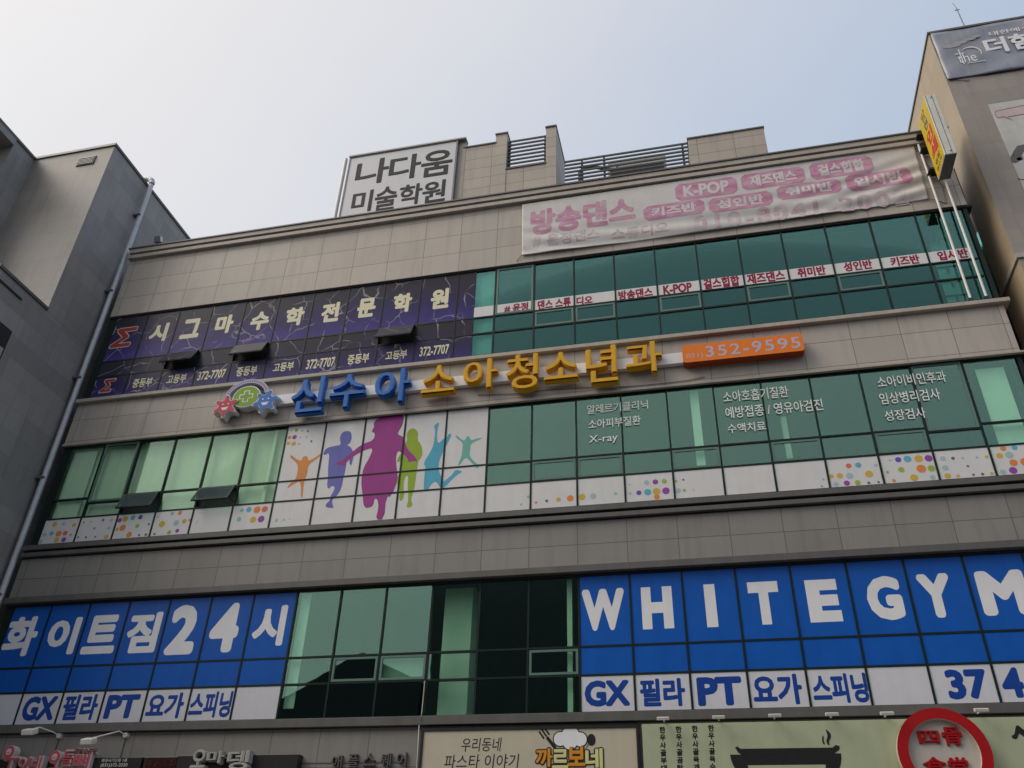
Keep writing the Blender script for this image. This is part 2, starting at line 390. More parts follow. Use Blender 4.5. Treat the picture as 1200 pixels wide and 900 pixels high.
# interior things that show through the glass
def inner(x0, x1, z0, z1, y=.3, d=.35, mat='white_in', name='interior_column'):
    MB().box(x0, x1, y, y+d, z0, z1).build(name, M[mat], bld)
inner(10.15, 10.74, 5.0, 7.84, .38, .6)
inner(12.74, 12.84, 5.0, 7.84, .15, .2)
inner(7.04, 7.26, 5.4, 7.8, .12, .02, name='blind')
inner(9.03, 9.97, 5.86, 6.34, .10, .02, name='blind', mat='blind_half')
inner(10.47, 10.99, 13.42, 16.08, .10, .02, name='blind'); inner(10.72, 10.97, 13.42, 16.08, .07, .02, name='blind')
inner(.12, .76, 9.92, 11.8, .09, .012, name='blind')
for k in range(6): inner(k+.001, k+.999, 9.94, 11.92, .16+.004*k, .012, name='blind', mat='blind' if k < 2 else 'blind_toned')  # blind tone set per bay to offset blocked and mirrored sky
inner(5.62, 5.70, 9.95, 11.9, .10, .04); inner(15.50, 15.68, 9.95, 11.9, .12, .15)
inner(21.25, 21.78, 9.95, 11.75, .12, .02, name='blind')
inner(21.32, 21.74, 13.42, 16.05, .6, .02, name='blind'); inner(17.35, 17.45, 9.95, 11.2, .4, .2)  # the top-floor white sheet stands in for sky-lit side glazing
MB().box(21.05, 21.40, .3, .75, 15.62, 16.1).build('duct_end', M['groove'], bld)
for k in range(6): MB().box(21.3, 21.76, .57, .59, 13.6+k*.42, 13.63+k*.42).box(21.5, 21.53, .565, .588, 13.44+k*.42, 13.58+k*.42).build('side_glazing_bar', M['frame'], bld)  # bars of the side glazing seen through the corner pane

# rooftop storey behind the parapet
YR = 1.0
def rw(x0, x1, z1, y0=YR, y1=YR+.3, z0=17.8, cap=True):
    MB().box(x0, x1, y0, y1, z0, z1).build('rooftop_wall', M['stone_roof'], bld)
    if cap: MB().box(x0-.02, x1+.02, y0-.03, y1+.03, z1+.001, z1+.05).build('rooftop_coping', M['coping'], bld)
rw(9.5, 10.50, 22.02); rw(10.503, 10.86, 22.38, YR-.01, YR+.5); rw(10.863, 12.06, 20.80, YR+.005, YR+.3)
rw(12.063, 12.37, 22.34, YR-.01, 2.5); rw(16.16, 18.24, 20.87, YR-.01, YR+1.0)
MB().box(5.9, 9.4, YR+.15, 6, 17.8, 22.3).build('rooftop_wall', M['stone_roof'], bld)
MB().box(8.0, 9.3, YR+.1, 3, 22.302, 22.62).build('rooftop_hatch', M['stone_roof'], bld)
MB().box(9.3, 12.2, 3.5, 8, 17.8, 18.8).build('rooftop_wall', M['stone_roof'], bld)

# ------------------------------------------------------------------ building on the left
lft = empty('neighbour_building', (-8, 4, 0), 'dark grey tiled tower with shaded slate side wall, left of the glass block', 'building')
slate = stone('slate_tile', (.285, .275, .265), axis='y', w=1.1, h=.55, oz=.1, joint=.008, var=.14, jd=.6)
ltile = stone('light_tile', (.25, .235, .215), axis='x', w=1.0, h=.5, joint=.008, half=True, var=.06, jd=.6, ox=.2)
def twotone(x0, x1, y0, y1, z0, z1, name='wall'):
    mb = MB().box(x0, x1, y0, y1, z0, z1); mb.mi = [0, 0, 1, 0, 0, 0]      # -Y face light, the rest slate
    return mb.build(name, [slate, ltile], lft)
twotone(-12, -.6, -1.73, 14, 15.1, 21.38)                        # tower
twotone(-12, -.602, -3.48, 13.9, 0, 15.098)                         # lower wing reaching to the street
twotone(-12, -3.4, -2.55, -1.732, 15.1, 21.36)                    # nearer block
MB().box(-12, -3.37, -3.9, -2.552, 21.12, 21.36).build('roof_slab', slate, lft)
cp = MB(); cp.box(-12, -.56, -1.77, 14, 21.382, 21.47); cp.build('coping', M['coping'], lft)
MB().box(-12, -3.36, -3.95, -1.772, 21.362, 21.45).build('coping', M['coping'], lft)
MB().box(-.66, -.56, -3.5, -1.734, 15.1, 15.18).build('coping', M['coping'], lft)
MB().box(-.63, -.575, -3.478, -2.55, 14.78, 14.83).build('drip_rail', M['black'], lft)
v = MB().box(-1.72, -1.12, -1.76, -1.735, 20.72, 21.06)
for k in range(5): v.box(-1.69, -1.15, -1.775, -1.762, 20.75+k*.06, 20.78+k*.06, 1)
v.build('vent_grille', [M['black'], M['steel']], lft)
w = MB().box(-.7, -.598, -3.47, -2.42, 12.2, 13.9).build('window', M['groove'], lft)
MB().box(-.597, -.585, -3.46, -2.47, 12.2, 13.35).build('shutter', M['ledge'], w)

# spiral duct running up the gap
dct = empty('spiral_duct', (-.42, -.08, .13), 'silver ribbed metal duct running up the gap beside the slate wall', 'duct')
pts, rr = [], []
z = .13; k = 0
while z < 21.42:
    pts.append((-.42, -.08, z)); rr.append(.078 if k % 2 else .070); z += .06; k += 1
MB().tube(pts, rr, 12).build('pipe', M['metal'], dct)
el = [(-.42-.26*(1-math.cos(a)), -.08, 21.43+.26*math.sin(a)) for a in [R(q) for q in range(0, 91, 10)]]
MB().tube(el+[(-.9, -.08, 21.69)], .088, 12).build('elbow', M['metal'], dct)
for z in range(2, 21, 3): MB().box(-.595, -.36, -.19, -.02, z, z+.05).build('clamp', M['steel'], dct)
# floodlight on the parapet
fl = empty('floodlight', (.47, .1, 18.63), 'small dark floodlight standing on the left end of the roof parapet', 'floodlight')
p0 = at(183, 283, -.05)
MB().obox((p0.x, .0, p0.z+.12), (.10, 0, 0), (0, .05, .02), (0, -.03, .10)).build('lamp_head', M['steel'], fl, .01)
MB().box(p0.x-.015, p0.x+.015, .02, .05, 18.4, p0.z+.05).build('bracket', M['steel'], fl)
MB().obox((p0.x+.11, -.0, p0.z+.12), (.008, 0, 0), (0, .04, .02), (0, -.03, .08)).build('lens_hood', M['white_print'], fl)

# ------------------------------------------------------------------ building on the right
rgt = empty('neighbour_building', (27, 6, 0), 'tan tower with a warm side wall and a grey banner along its top', 'building')
tan = stone('tan_tile', (.42, .33, .22), axis='y', w=1.2, h=.6, oz=.2, joint=.008, var=.07, jd=.6, half=True)
taupe = stone('taupe_tile', (.30, .265, .235), axis='x', w=1.2, h=.45, oz=.2, ox=.1, joint=.008, var=.06, jd=.65)
def rbox(x0, x1, y0, y1, z0, z1, name='wall', par=None):
    mb = MB().box(x0, x1, y0, y1, z0, z1); mb.mi = [1, 1, 1, 0, 0, 0]; return mb.build(name, [tan, taupe], par or rgt)
rbox(22.6, 34, -.25, 1.05, 14.27, 22.05); rbox(22.602, 34, 1.052, 12, 18.4, 22.05)
rbox(22.61, 34, -.33, 1.0, 0, 14.14)
MB().box(22.57, 34, -.37, 1.04, 14.142, 14.268).build('coping', M['ledge'], rgt)
MB().box(22.57, 34, -.29, 12, 22.052, 22.12).build('coping', M['coping'], rgt)
MB().box(22.95, 33, 1.06, 11.9, 0, 18.39).build('recessed_wall', M['dark_side'], rgt)
for z in range(3, 18, 3): MB().box(22.93, 22.948, 1.3, 9, z, z+1.9).build('side_window', M['sky_glass'], rgt)
MB().tube([(22.72, 1.0, 15.2), (22.74, 1.15, 14.0), (22.72, 1.3, 12.6)], .012, 6).build('cable', M['pole'], rgt)
MB().tube([(22.78, 1.2, 0), (22.78, 1.2, 18.3)], .04, 8).build('downpipe', M['black'], rgt)
fw2 = MB().box(22.85, 30, -.345, -.332, 11.2, 13.95).build('window', M['sky_glass'], rgt)
MB().box(22.80, 22.849, -.36, -.331, 11.2, 13.95).box(22.80, 30, -.36, -.331, 13.952, 14.0).box(25, 25.05, -.36, -.346, 11.2, 13.95).build('frame', M['frame'], fw2)
# grey banner with white lettering
gb = empty('banner', (25, -.27, 20), 'grey vinyl banner with white lettering wrapped along the top of the tan tower', 'banner')
def sag(x, z): return -.275-.012*math.sin(x*3.1+z*2)-.01*math.sin(z*7-x*4)
bm = MB(); NX, NZ = 60, 20
gz0, gz1 = 20.14, 22.02
vs = [(22.63+i*7.3/NX, sag(22.63+i*7.3/NX, gz0+j*(gz1-gz0)/NZ), gz0+j*(gz1-gz0)/NZ) for j in range(NZ+1) for i in range(NX+1)]
fs = [(j*(NX+1)+i, j*(NX+1)+i+1, (j+1)*(NX+1)+i+1, (j+1)*(NX+1)+i) for j in range(NZ) for i in range(NX)]
bm.add(vs, fs, 0, True)
bo = bm.build('sheet', plain('grey_vinyl', (.25, .265, .32), .35, .15, 2), gb)
so = bo.modifiers.new('thickness', 'SOLIDIFY'); so.thickness = .006; so.offset = 1
t = MB(); letter(t, '더함', 23.72, 24.93, 20.82, 21.44, -.305, .004, .03); t.build('lettering', M['white_print'], gb)
t = MB(); letter(t, '대한예수', 23.95, 24.93, 21.52, 21.68, -.305, .004, .01); t.build('small_lettering', M['white_print'], gb)
t = MB(); letter(t, 'the', 23.02, 23.45, 20.66, 21.02, -.305, .003, .0)
arc = [(23.36+.24*math.cos(R(a)), 20.96+.26*math.sin(R(a))) for a in range(-40, 160, 12)]
for q in range(len(arc)-1):
    (xa, za), (xb, zb) = arc[q], arc[q+1]; t.obox(((xa+xb)/2, -.305, (za+zb)/2), ((xb-xa)/2*1.1, 0, (zb-za)/2*1.1), (0, .002, 0), (.012, 0, .02))
t.box(23.10, 23.125, -.307, -.303, 20.6, 21.2).box(23.0, 23.22, -.3065, -.3035, 21.02, 21.045).box(23.2, 23.62, -.307, -.303, 20.6, 20.62)
t.build('emblem', M['white_print'], gb)
cl = MB()
for kc, (cx, cz, rx, rz) in enumerate(((23.0, 21.38, .22, .07), (23.22, 21.46, .18, .06), (23.45, 21.53, .16, .05), (23.62, 21.60, .12, .05))): cl.disc(cx, cz, rx, -.303-.0006*kc, -.301, 0, 20, rz)
cl.build('printed_cloud', plain('grey_cloud_print', (.33, .33, .33), .4), gb)
rp = MB(); rp.tube([(22.62, -.29, gz0), (24, -.29, gz0-.015), (26.5, -.29, gz0-.01), (30, -.29, gz0)], .012, 6)
rp.tube([(22.66, -.27, gz0), (23.1, -.262, gz0-.14)], .006, 5); rp.build('rope', M['black'], gb)
# white banner
wb = empty('banner', (25, -.27, 16), 'white banner with a grey line portrait and pink speech bubble on the tan tower', 'banner')
MB().box(23.28, 29, -.262, -.254, 15.2, 19.05).build('sheet', plain('white_vinyl', (.50, .50, .47), .5), wb)
bb = MB()
q = [at(a, b, -.266) for a, b in ((1166.5, 130), (1196, 123.5), (1230, 118), (1235, 126), (1200, 134), (1180, 137.5), (1187, 141.5), (1176, 137), (1169.5, 138.5), (1165.5, 134))]
bb.poly([(v.x, v.z) for v in q], -.266, -.2625, 0)
qi = [(v.x, v.z) for v in q]; cx = sum(p[0] for p in qi)/len(qi); cz = sum(p[1] for p in qi)/len(qi)
bb.poly([(cx+(x-cx)*.97, cz+(z_-cz)*.82) for x, z_ in qi], -.269, -.2665, 1)
bb.build('speech_bubble', [flat('bubble_line', .35, .13, .16), flat('bubble_pink', .52, .44, .44)], wb)
hr = MB()
for pl in ([(1187, 178), (1192, 171), (1200, 169), (1215, 168), (1222, 176), (1220, 186), (1208, 176), (1199, 178), (1196, 185), (1199, 187), (1193, 188), (1188, 183)],
           [(1184, 184), (1187, 179), (1190, 186), (1198, 183), (1199, 186), (1190, 191), (1186, 190)]):
    hr.poly([(v.x, v.z) for v in [at(a, b, -.267) for a, b in pl]], -.267, -.2625)
hr.build('portrait', flat('portrait_grey', .12, .12, .12), wb); hr = MB()
hr.tube([at(1193, 209, -.264), at(1197, 210.5, -.264), at(1204, 210, -.264)], .01, 5)
hr.build('portrait_line', M['portrait_grey'], wb)
an = empty('antenna', (24.16, 1, 22.1), 'thin antenna mast on the roof of the tan tower', 'antenna')
a0, a1 = at(1134, 38, 1), at(1120, 4, 1)
MB().tube([(a0.x, 1, 22.1), (a0.x-.02, 1, a1.z-.2)], [.022, .015], 6).build('mast', M['steel'], an)
MB().box(a0.x-.08, a0.x+.04, .99, 1.01, a1.z-.32, a1.z-.30).tube([(a0.x-.02, 1, a1.z-.19), (a0.x-.06, 1, a1.z+.05)], .008, 5).build('aerial', M['steel'], an)

# ------------------------------------------------------------------ gym window signs
def film_box(mb, x0, x1, z0, z1, y=.001, mi=0): mb.box(x0+.021, x1-.021, y, y+.006, z0+.021, z1-.021, mi)
a, t1, t2, b_ = STOR['low']
def gym(first, last, label):
    s = empty('window_sign', ((first+last)/2, 0, a), label, 'sign')
    fl = {}
    for i in range(first, last):
        for rowi, (z0, z1, mt) in enumerate(((a+.004, t1, 'gym_white'), (t1, t2, 'blue_film'), (t2, b_-.004, 'blue_film'))):
            mb = MB(); film_box(mb, i, i+1, z0, z1); fl[(i, rowi)] = mb.build('film', M[mt], s)
    return s, fl
def gl(fl, rowi, body, box, mat, bold=.035, y=-.001, bay=None):
    x0, x1, z0, z1 = box_at(*box, 0)
    i = int((x0+x1)/2) if bay is None else bay
    t = MB(); letter(t, body, x0, x1, z0, z1, y, 0, bold); t.build('letter', M[mat], fl[(i, rowi)])
sL, fL = gym(0, 7, 'blue and white gym window sign with Korean letters and 24, beside the grey duct')
for body, bx in (('화', (6, 43, 723, 769)), ('이', (56, 91, 724, 767)), ('트', (100, 138, 721, 766)), ('짐', (149, 186, 718, 765)),
                 ('2', (198, 231, 709, 767)), ('4', (247, 280, 707, 764.5)), ('시', (297, 334, 710, 757))): gl(fL, 2, body, bx, 'white_print', .056 if body in '24' else .045)
for body, bx in (('GX', (27, 65, 816, 844.5)), ('필라', (74, 114, 814, 844)), ('PT', (124, 162, 814, 842)), ('요가', (172.5, 215, 812, 842)), ('스피닝', (222.5, 271, 810.5, 841))):
    gl(fL, 0, body, bx, 'blue_print', .05 if body[0] < 'z' else .040)
sR, fR = gym(13, 22, 'blue and white gym window sign with large English capitals WHITEGYM above the restaurant signs')
for k, (body, bx) in enumerate((('W', (682, 732, 690, 739)), ('H', (752, 788.5, 687.5, 737)), ('I', (826.5, 839.5, 684.5, 735)), ('T', (878, 914, 681.5, 732)),
                 ('E', (946, 984, 679, 729)), ('G', (1016, 1057.5, 675, 727)), ('Y', (1078, 1117, 672, 724)), ('M', (1147, 1205, 668, 721)))): gl(fR, 2, body, bx, 'white_print', .06, bay=13+k)
for body, bx in (('GX', (685, 738, 797, 828)), ('필라', (750, 803, 795, 828)), ('PT', (817, 870, 793, 827)), ('요가', (882, 940, 790, 826)), ('스피닝', (952, 1017, 789, 824)),
                 ('37', (1109, 1158, 784, 819.5)), ('4', (1173.5, 1199, 782, 818))): gl(fR, 0, body, bx, 'blue_print', .05 if body[0] < 'z' else .040)
lt, mb = MB(), None
letter(lt, '-', 20.55, 20.75, 5.42, 5.47, -.001, 0, .03); lt.build('letter', M['blue_print'], fR[(20, 0)])

# ------------------------------------------------------------------ maths academy film
ac = empty('window_sign', (5, 0, 13.4), 'purple cracked pattern window sign with cream Korean letters and red sigma', 'sign')
a, t1, t2, b_ = STOR['top']; af = {}
for i in range(11):
    x1 = i+1 if i < 10 else 10.47
    for rowi, (z0, z1) in enumerate(((a+.004, t1), (t1, t2), (t2, b_-.004))):
        if rowi == 1 and ('top', i) in OPEN: continue
        mb = MB(); mb.box(i+.021, x1-(.021 if i < 10 else 0), .001, .007, z0+.021, z1-.021); af[(i, rowi)] = mb.build('film', M['academy'], ac)
def al(rowi, body, bx, bold=.04, mat='cream', **k):
    x0, x1, z0, z1 = box_at(*bx, 0); t = MB(); letter(t, body, x0, x1, z0, z1, -.001, 0, bold, **k)
    t.build('letter', M[mat], af[(int((x0+x1)/2), rowi)])
flat('sigma_red', .34, .035, .03); flat('sigma_white', .55, .42, .38)
for rowi, bx in ((2, (133, 157, 384, 407)), (0, (119, 133, 444, 460))):
    x0, x1, z0, z1 = box_at(*bx, 0); t = MB()
    letter(t, 'Σ', x0, x1, z0, z1, -.0005, 0, .065, 0, shear=.15); letter(t, 'Σ', x0+.03, x1-.03, z0+.03, z1-.03, -.003, 0, .03, 1, shear=.15)
    t.build('letter', [M['sigma_white'], M['sigma_red']], af[(0, rowi)])
for body, bx in (('시', (176, 196, 379.5, 400)), ('그', (213, 234.5, 374, 396)), ('마', (253, 273, 369.5, 390.5)), ('수', (294, 315, 365.5, 386.5)), ('학', (335, 356, 360.5, 381.5)),
                 ('전', (377, 397.5, 355, 377)), ('문', (419, 440, 349.5, 371.5)), ('학', (461, 482.5, 344, 366)), ('원', (505, 526, 338.5, 361.5))): al(2, body, bx, .05)
for body, bx in (('중등부', (156, 178, 443.5, 453.5)), ('고등부', (196, 218, 439, 449)), ('372-7707', (232.5, 264, 434, 444)), ('중등부', (277.5, 301, 429.5, 440)), ('고등부', (320.5, 344, 425, 435)),
                 ('372-7707', (359.5, 392, 420, 431)), ('중등부', (407.5, 432.5, 415, 426)), ('고등부', (452, 477, 411, 421)), ('372-7707', (492, 526, 405, 416))): al(0, body, bx, .025)

# ------------------------------------------------------------------ dance studio strip on the glass
ds = empty('window_sign', (16, 0, 14.6), 'narrow white strip of crimson Korean letters across the top floor glass', 'sign')
df = {}
for i in range(10, 22):
    x0 = 10.48 if i == 10 else i+.021
    x1 = 21.86 if i == 21 else i+.979
    df[i] = MB().box(x0, x1, .001, .007, 14.572, 14.88).build('film', M['white_film'], ds)
for body, bx in (('# 윤정', (591, 619, 355.5, 365.5)), ('댄스 스튜', (630, 669, 350, 361.5)), ('디오', (675.5, 694.5, 347, 357)), ('방송댄스', (724.5, 765, 338.5, 350)), ('K-POP', (777, 811, 332.5, 343.5)),
                 ('걸스힙합', (824, 867, 324.5, 337)), ('재즈댄스', (875, 920, 318.5, 331)), ('취미반', (934, 968, 312.5, 324)), ('성인반', (988, 1022.5, 305.5, 317)), ('키즈반', (1043, 1078, 299.5, 311)), ('입시반', (1098, 1135, 292.5, 304))):
    x0, x1, z0, z1 = box_at(*bx, 0); t = MB(); letter(t, body, x0, x1, z0, z1, -.001, 0, .045); t.build('letter', M['crimson'], df[int((x0+x1)/2)])

# ------------------------------------------------------------------ children's clinic: mural, dots, lettering
a, t1, t2, b_ = STOR['mid']
PAL = [flat('dot_orange', .72, .25, .06), flat('dot_yellow', .62, .42, .06), flat('dot_purple', .30, .07, .36), flat('dot_blue', .12, .42, .58), flat('dot_pale', .38, .50, .54),
       flat('dot_green', .33, .46, .06), flat('dot_grey', .16, .15, .14), flat('dot_coral', .66, .17, .10), flat('dot_violet', .14, .09, .45), flat('dot_mint', .30, .52, .45)]
mu = empty('window_mural', (8.5, 0, 9.25), 'white window mural of leaping children in coloured silhouettes', 'mural')
for i in range(6, 11):
    for z0, z1 in ((a+.004, t1), (t1, t2), (t2, b_-.004)):
        mb = MB(); film_box(mb, i, i+1, z0, z1)
        if i == 6 and z0 == t2:
            for dx, dz, r_, c in ((.04, -.20, .03, 9), (.17, -.21, .05, 5), (.33, -.24, .035, 4), (.48, -.27, .03, 6), (.03, -.40, .05, 0), (.16, -.40, .065, 2), (.32, -.42, .03, 4), (.47, -.43, .03, 4), (.03, -.56, .05, 1), (.17, -.58, .065, 1), (.31, -.60, .035, 4), (.62, -.56, .03, 6), (.62, -.40, .015, 4)):
                mb.disc(6.06+dx, b_+dz+.06, r_*.9, -.001, .0005, c+1)
        if i == 6 and z0 < t1:
            for dx, r_ in ((.17, .04), (.35, .03), (.5, .015)): mb.disc(6+dx, 9.45, r_, -.001, .0005, 5)
        mb.build('film', [M['white_film']]+PAL, mu)
KIDS = {
 'k_magenta': (.33, .045, .25, [(700,145),(775,142),(768,190),(750,220),(742,235),(775,250),(785,300),(830,345),(838,365),(815,360),(795,370),(790,345),(765,325),(745,310),(735,345),(740,400),(745,450),(715,525),(690,530),(680,634),(640,636),(655,580),(650,540),(635,535),(630,570),(605,582),(585,575),(580,525),(572,450),(585,390),(610,350),(630,300),(600,305),(540,335),(505,365),(500,382),(470,382),(450,368),(485,362),(510,335),(580,280),(630,265),(640,230),(620,225),(635,200),(630,185),(645,165)]),
 'k_violet': (.15, .155, .46, [(500,220),(525,222),(530,250),(520,280),(505,285),(530,300),(538,340),(530,370),(525,385),(517,370),(520,345),(505,360),(500,400),(490,440),(480,490),(455,530),(435,545),(440,570),(445,582),(405,578),(408,562),(425,548),(430,525),(445,500),(450,480),(430,478),(425,492),(412,485),(418,430),(418,390),(425,320),(400,335),(395,325),(410,300),(450,290),(480,285),(472,260),(480,230)]),
 'k_orange': (.70, .27, .07, [(310,335),(325,345),(322,360),(350,350),(385,325),(388,332),(350,362),(325,380),(320,420),(310,445),(302,480),(298,535),(290,530),(292,490),(285,455),(265,465),(240,480),(225,492),(235,470),(262,450),(272,430),(278,385),(265,365),(240,345),(242,330),(270,352),(292,362),(298,345)]),
 'k_green': (.29, .42, .03, [(800,210),(825,208),(842,230),(835,260),(855,285),(862,330),(850,350),(840,360),(832,420),(820,500),(805,540),(815,570),(795,580),(785,575),(795,540),(790,480),(795,430),(780,430),(770,470),(775,520),(765,548),(750,545),(757,500),(740,470),(742,440),(757,405),(765,350),(745,370),(740,355),(770,310),(780,280),(790,262),(785,235)]),
 'k_cyan': (.09, .40, .56, [(940,180),(930,215),(928,260),(935,280),(960,255),(975,250),(985,232),(998,235),(980,275),(955,320),(938,360),(935,400),(950,440),(958,460),(1000,425),(1015,400),(1050,410),(1030,420),(1005,440),(965,485),(945,490),(925,455),(905,465),(880,505),(865,500),(870,420),(875,390),(865,370),(890,330),(910,295),(918,250),(920,210),(912,200),(925,185)]),
 'k_teal': (.16, .45, .38, [(1068,243),(1083,248),(1085,265),(1135,250),(1140,256),(1085,278),(1085,310),(1080,330),(1090,350),(1115,375),(1130,378),(1118,398),(1105,385),(1068,345),(1055,350),(1035,382),(1025,380),(1045,335),(1048,300),(1050,275),(1015,250),(1017,238),(1050,265),(1062,262)])}
def smooth(pts):
    o = []
    for i in range(len(pts)):
        (x0, z0), (x1, z1) = pts[i], pts[(i+1) % len(pts)]
        o += [(x0*.75+x1*.25, z0*.75+z1*.25), (x0*.25+x1*.75, z0*.25+z1*.75)]
    return o
for k, (nm, (cr, cg, cb_, pl)) in enumerate(KIDS.items()):
    y = -.0015-.0012*(1 if nm == 'k_magenta' else 0)
    P = smooth([(v.x, v.z) for v in [at(280+p/4, 450+q/4, 0) for p, q in pl]])
    mb = MB(); mb.poly(P, y, y+.0008); o = mb.build('child_silhouette', flat(nm, cr, cg, cb_), mu)
def dots(first, last, label):
    s = empty('dotted_film', ((first+last)/2, 0, a), label, 'film'); return s
def dot_panels(s, spec):
    for i, ds_ in spec:
        x1 = min(i+1, 22.02)
        mb = MB(); film_box(mb, i, x1, a+.004, t1)
        for kd, (dx, dz, r_, c) in enumerate(ds_): mb.disc(i+min(max(dx, .03+r_*.7), .97-r_*.7), a+.02+min(max(dz, r_*.95+.02), .62-r_*.95), r_*.95, -.001-kd*.00012, .0005, c+1, 18)
        mb.build('film', [M['white_film']]+PAL, s)
dA = [(.3, .5, .07, 1), (.55, .5, .05, 4), (.85, .45, .055, 1), (.12, .25, .05, 9), (.3, .27, .06, 3), (.5, .25, .08, 0), (.68, .25, .065, 7), (.5, .07, .07, 1), (.7, .07, .065, 2), (.06, .06, .055, 9), (.85, .2, .025, 6)]
dB = [(.1, .5, .035, 1), (.3, .5, .015, 6), (.62, .52, .035, 6), (.85, .5, .05, 4), (.45, .32, .028, 6), (.85, .3, .05, 4), (.08, .12, .025, 6), (.3, .1, .03, 6), (.55, .1, .025, 6), (.85, .06, .06, 1)]
dC = [(.08, .48, .06, 2), (.22, .5, .075, 1), (.42, .52, .065, 3), (.62, .52, .06, 8), (.22, .28, .085, 0), (.08, .25, .045, 1), (.6, .3, .055, 5), (.45, .06, .075, 0), (.9, .32, .03, 6), (.72, .06, .03, 2), (.9, .06, .035, 6)]
dD = [(.25, .3, .085, 1), (.45, .55, .05, 9), (.65, .55, .055, 0), (.62, .3, .075, 4), (.82, .33, .06, 1), (.5, .06, .055, 5), (.12, .06, .03, 6), (.7, .1, .05, 2), (.95, .35, .03, 0), (.08, .5, .03, 4)]
dE = [(.18, .3, .02, 9), (.15, .25, .015, 1)]
dF = [(.25, .5, .05, 9), (.42, .5, .07, 3), (.63, .48, .09, 0), (.82, .48, .08, 7), (.22, .28, .06, 9), (.58, .24, .08, 1), (.78, .24, .085, 2)]
dl = dots(0, 6, 'row of white dotted film panels under the clinic windows, left of the mural')
dot_panels(dl, [(0, dA), (1, dB), (2, dC), (3, dD), (4, dE), (5, dF)])
dr = dots(11, 22, 'row of white dotted film panels under the clinic windows, right of the mural')
e1 = [(.8, .13, .03, 9), (.96, .3, .03, 9)]
e2 = [(.12, .15, .03, 0), (.35, .17, .035, 6), (.6, .18, .05, 1), (.85, .19, .075, 0)]
e3 = [(.1, .2, .075, 1), (.33, .2, .07, 4), (.8, .22, .035, 9)]
e4 = [(.1, .4, .02, 9), (.1, .2, .03, 4), (.28, .2, .055, 8), (.46, .2, .075, 3), (.64, .2, .08, 1), (.83, .2, .08, 2), (.45, .42, .055, 4), (.63, .42, .06, 2), (.81, .42, .055, 5), (.64, .05, .06, 0)]
e5 = [(.05, .4, .03, 5), (.2, .42, .025, 6), (.05, .18, .06, 4), (.2, .18, .035, 5), (.38, .18, .02, 4)]
e8 = [(.9, .2, .025, 9), (.85, .05, .025, 5)]
e9 = [(.05, .25, .045, 1), (.22, .25, .06, 1), (.4, .23, .07, 4), (.42, .45, .055, 7), (.6, .45, .06, 3), (.76, .24, .075, 1), (.92, .42, .035, 4), (.12, .05, .05, 4), (.32, .05, .06, 2), (.52, .05, .055, 5), (.72, .05, .03, 6), (.9, .05, .025, 6)]
e10 = [(.2, .5, .03, 4), (.35, .5, .06, 8), (.52, .5, .075, 3), (.72, .49, .08, 1), (.9, .48, .075, 2), (.36, .28, .06, 5), (.72, .27, .09, 0), (.9, .26, .07, 5), (.1, .25, .03, 5), (.55, .07, .075, 1), (.18, .06, .035, 0), (.88, .07, .05, 4)]
e11 = [(.15, .45, .055, 4), (.33, .44, .035, 6), (.5, .43, .025, 4), (.15, .25, .06, 4), (.55, .25, .025, 6), (.15, .06, .06, 1), (.33, .06, .035, 1), (.6, .06, .025, 6), (.76, .06, .03, 6), (.92, .06, .035, 1), (.75, .42, .025, 9), (.92, .42, .035, 1)]
e12 = [(.15, .42, .06, 1), (.32, .42, .075, 4), (.35, .25, .075, 0), (.55, .25, .09, 0), (.3, .06, .075, 2), (.12, .06, .055, 4), (.25, .58, .055, 0), (.45, .58, .055, 3), (.72, .35, .075, 7), (.85, .15, .075, 1), (.6, .06, .06, 1), (.85, .5, .06, 2)]
dot_panels(dr, list(zip(range(11, 22), (e1, e2, e3, e4, e5, [], [], e8, e9, e10, e11)))[:0])
# the photograph's panels from the mural to the corner
for i, sp in zip(range(11, 22), (e1, [*e2], e3, e4, e5, [], e8, e9, e10, e11, e12)):
    dot_panels(dr, [(i, sp)])
def clinic_text(label, lines):
    s = empty('window_lettering', (at(lines[0][1][0], lines[0][1][2], 0).x, 0, 10.6), label, 'lettering')
    for body, bx in lines:
        x0, x1, z0, z1 = box_at(*bx, 0); t = MB(); letter(t, body, x0, x1, z0, z1, -.0135, 0, .006); t.build('text_line', M['text_white'], s)
clinic_text('three lines of white clinic lettering ending in X-ray on green glass', [('알레르기클리닉', (688, 759.5, 472, 482.5)), ('소아피부질환', (689.5, 751, 489.5, 500.5)), ('X-ray', (690.5, 724, 509.5, 520.5))])
clinic_text('three lines of white clinic lettering with a slash, middle group on the green glass', [('소아호흡기질환', (847, 924, 455.5, 469)), ('예방접종 / 영유아검진', (849.5, 965, 472.5, 486)), ('수액치료', (852.5, 897.5, 495.5, 506.5))])
clinic_text('three lines of white clinic lettering nearest the right end of the building', [('소아이비인후과', (1027, 1109, 438, 451.5)), ('임상병리검사', (1030, 1102, 458, 471.5)), ('성장검사', (1036, 1085, 479.5, 492))])

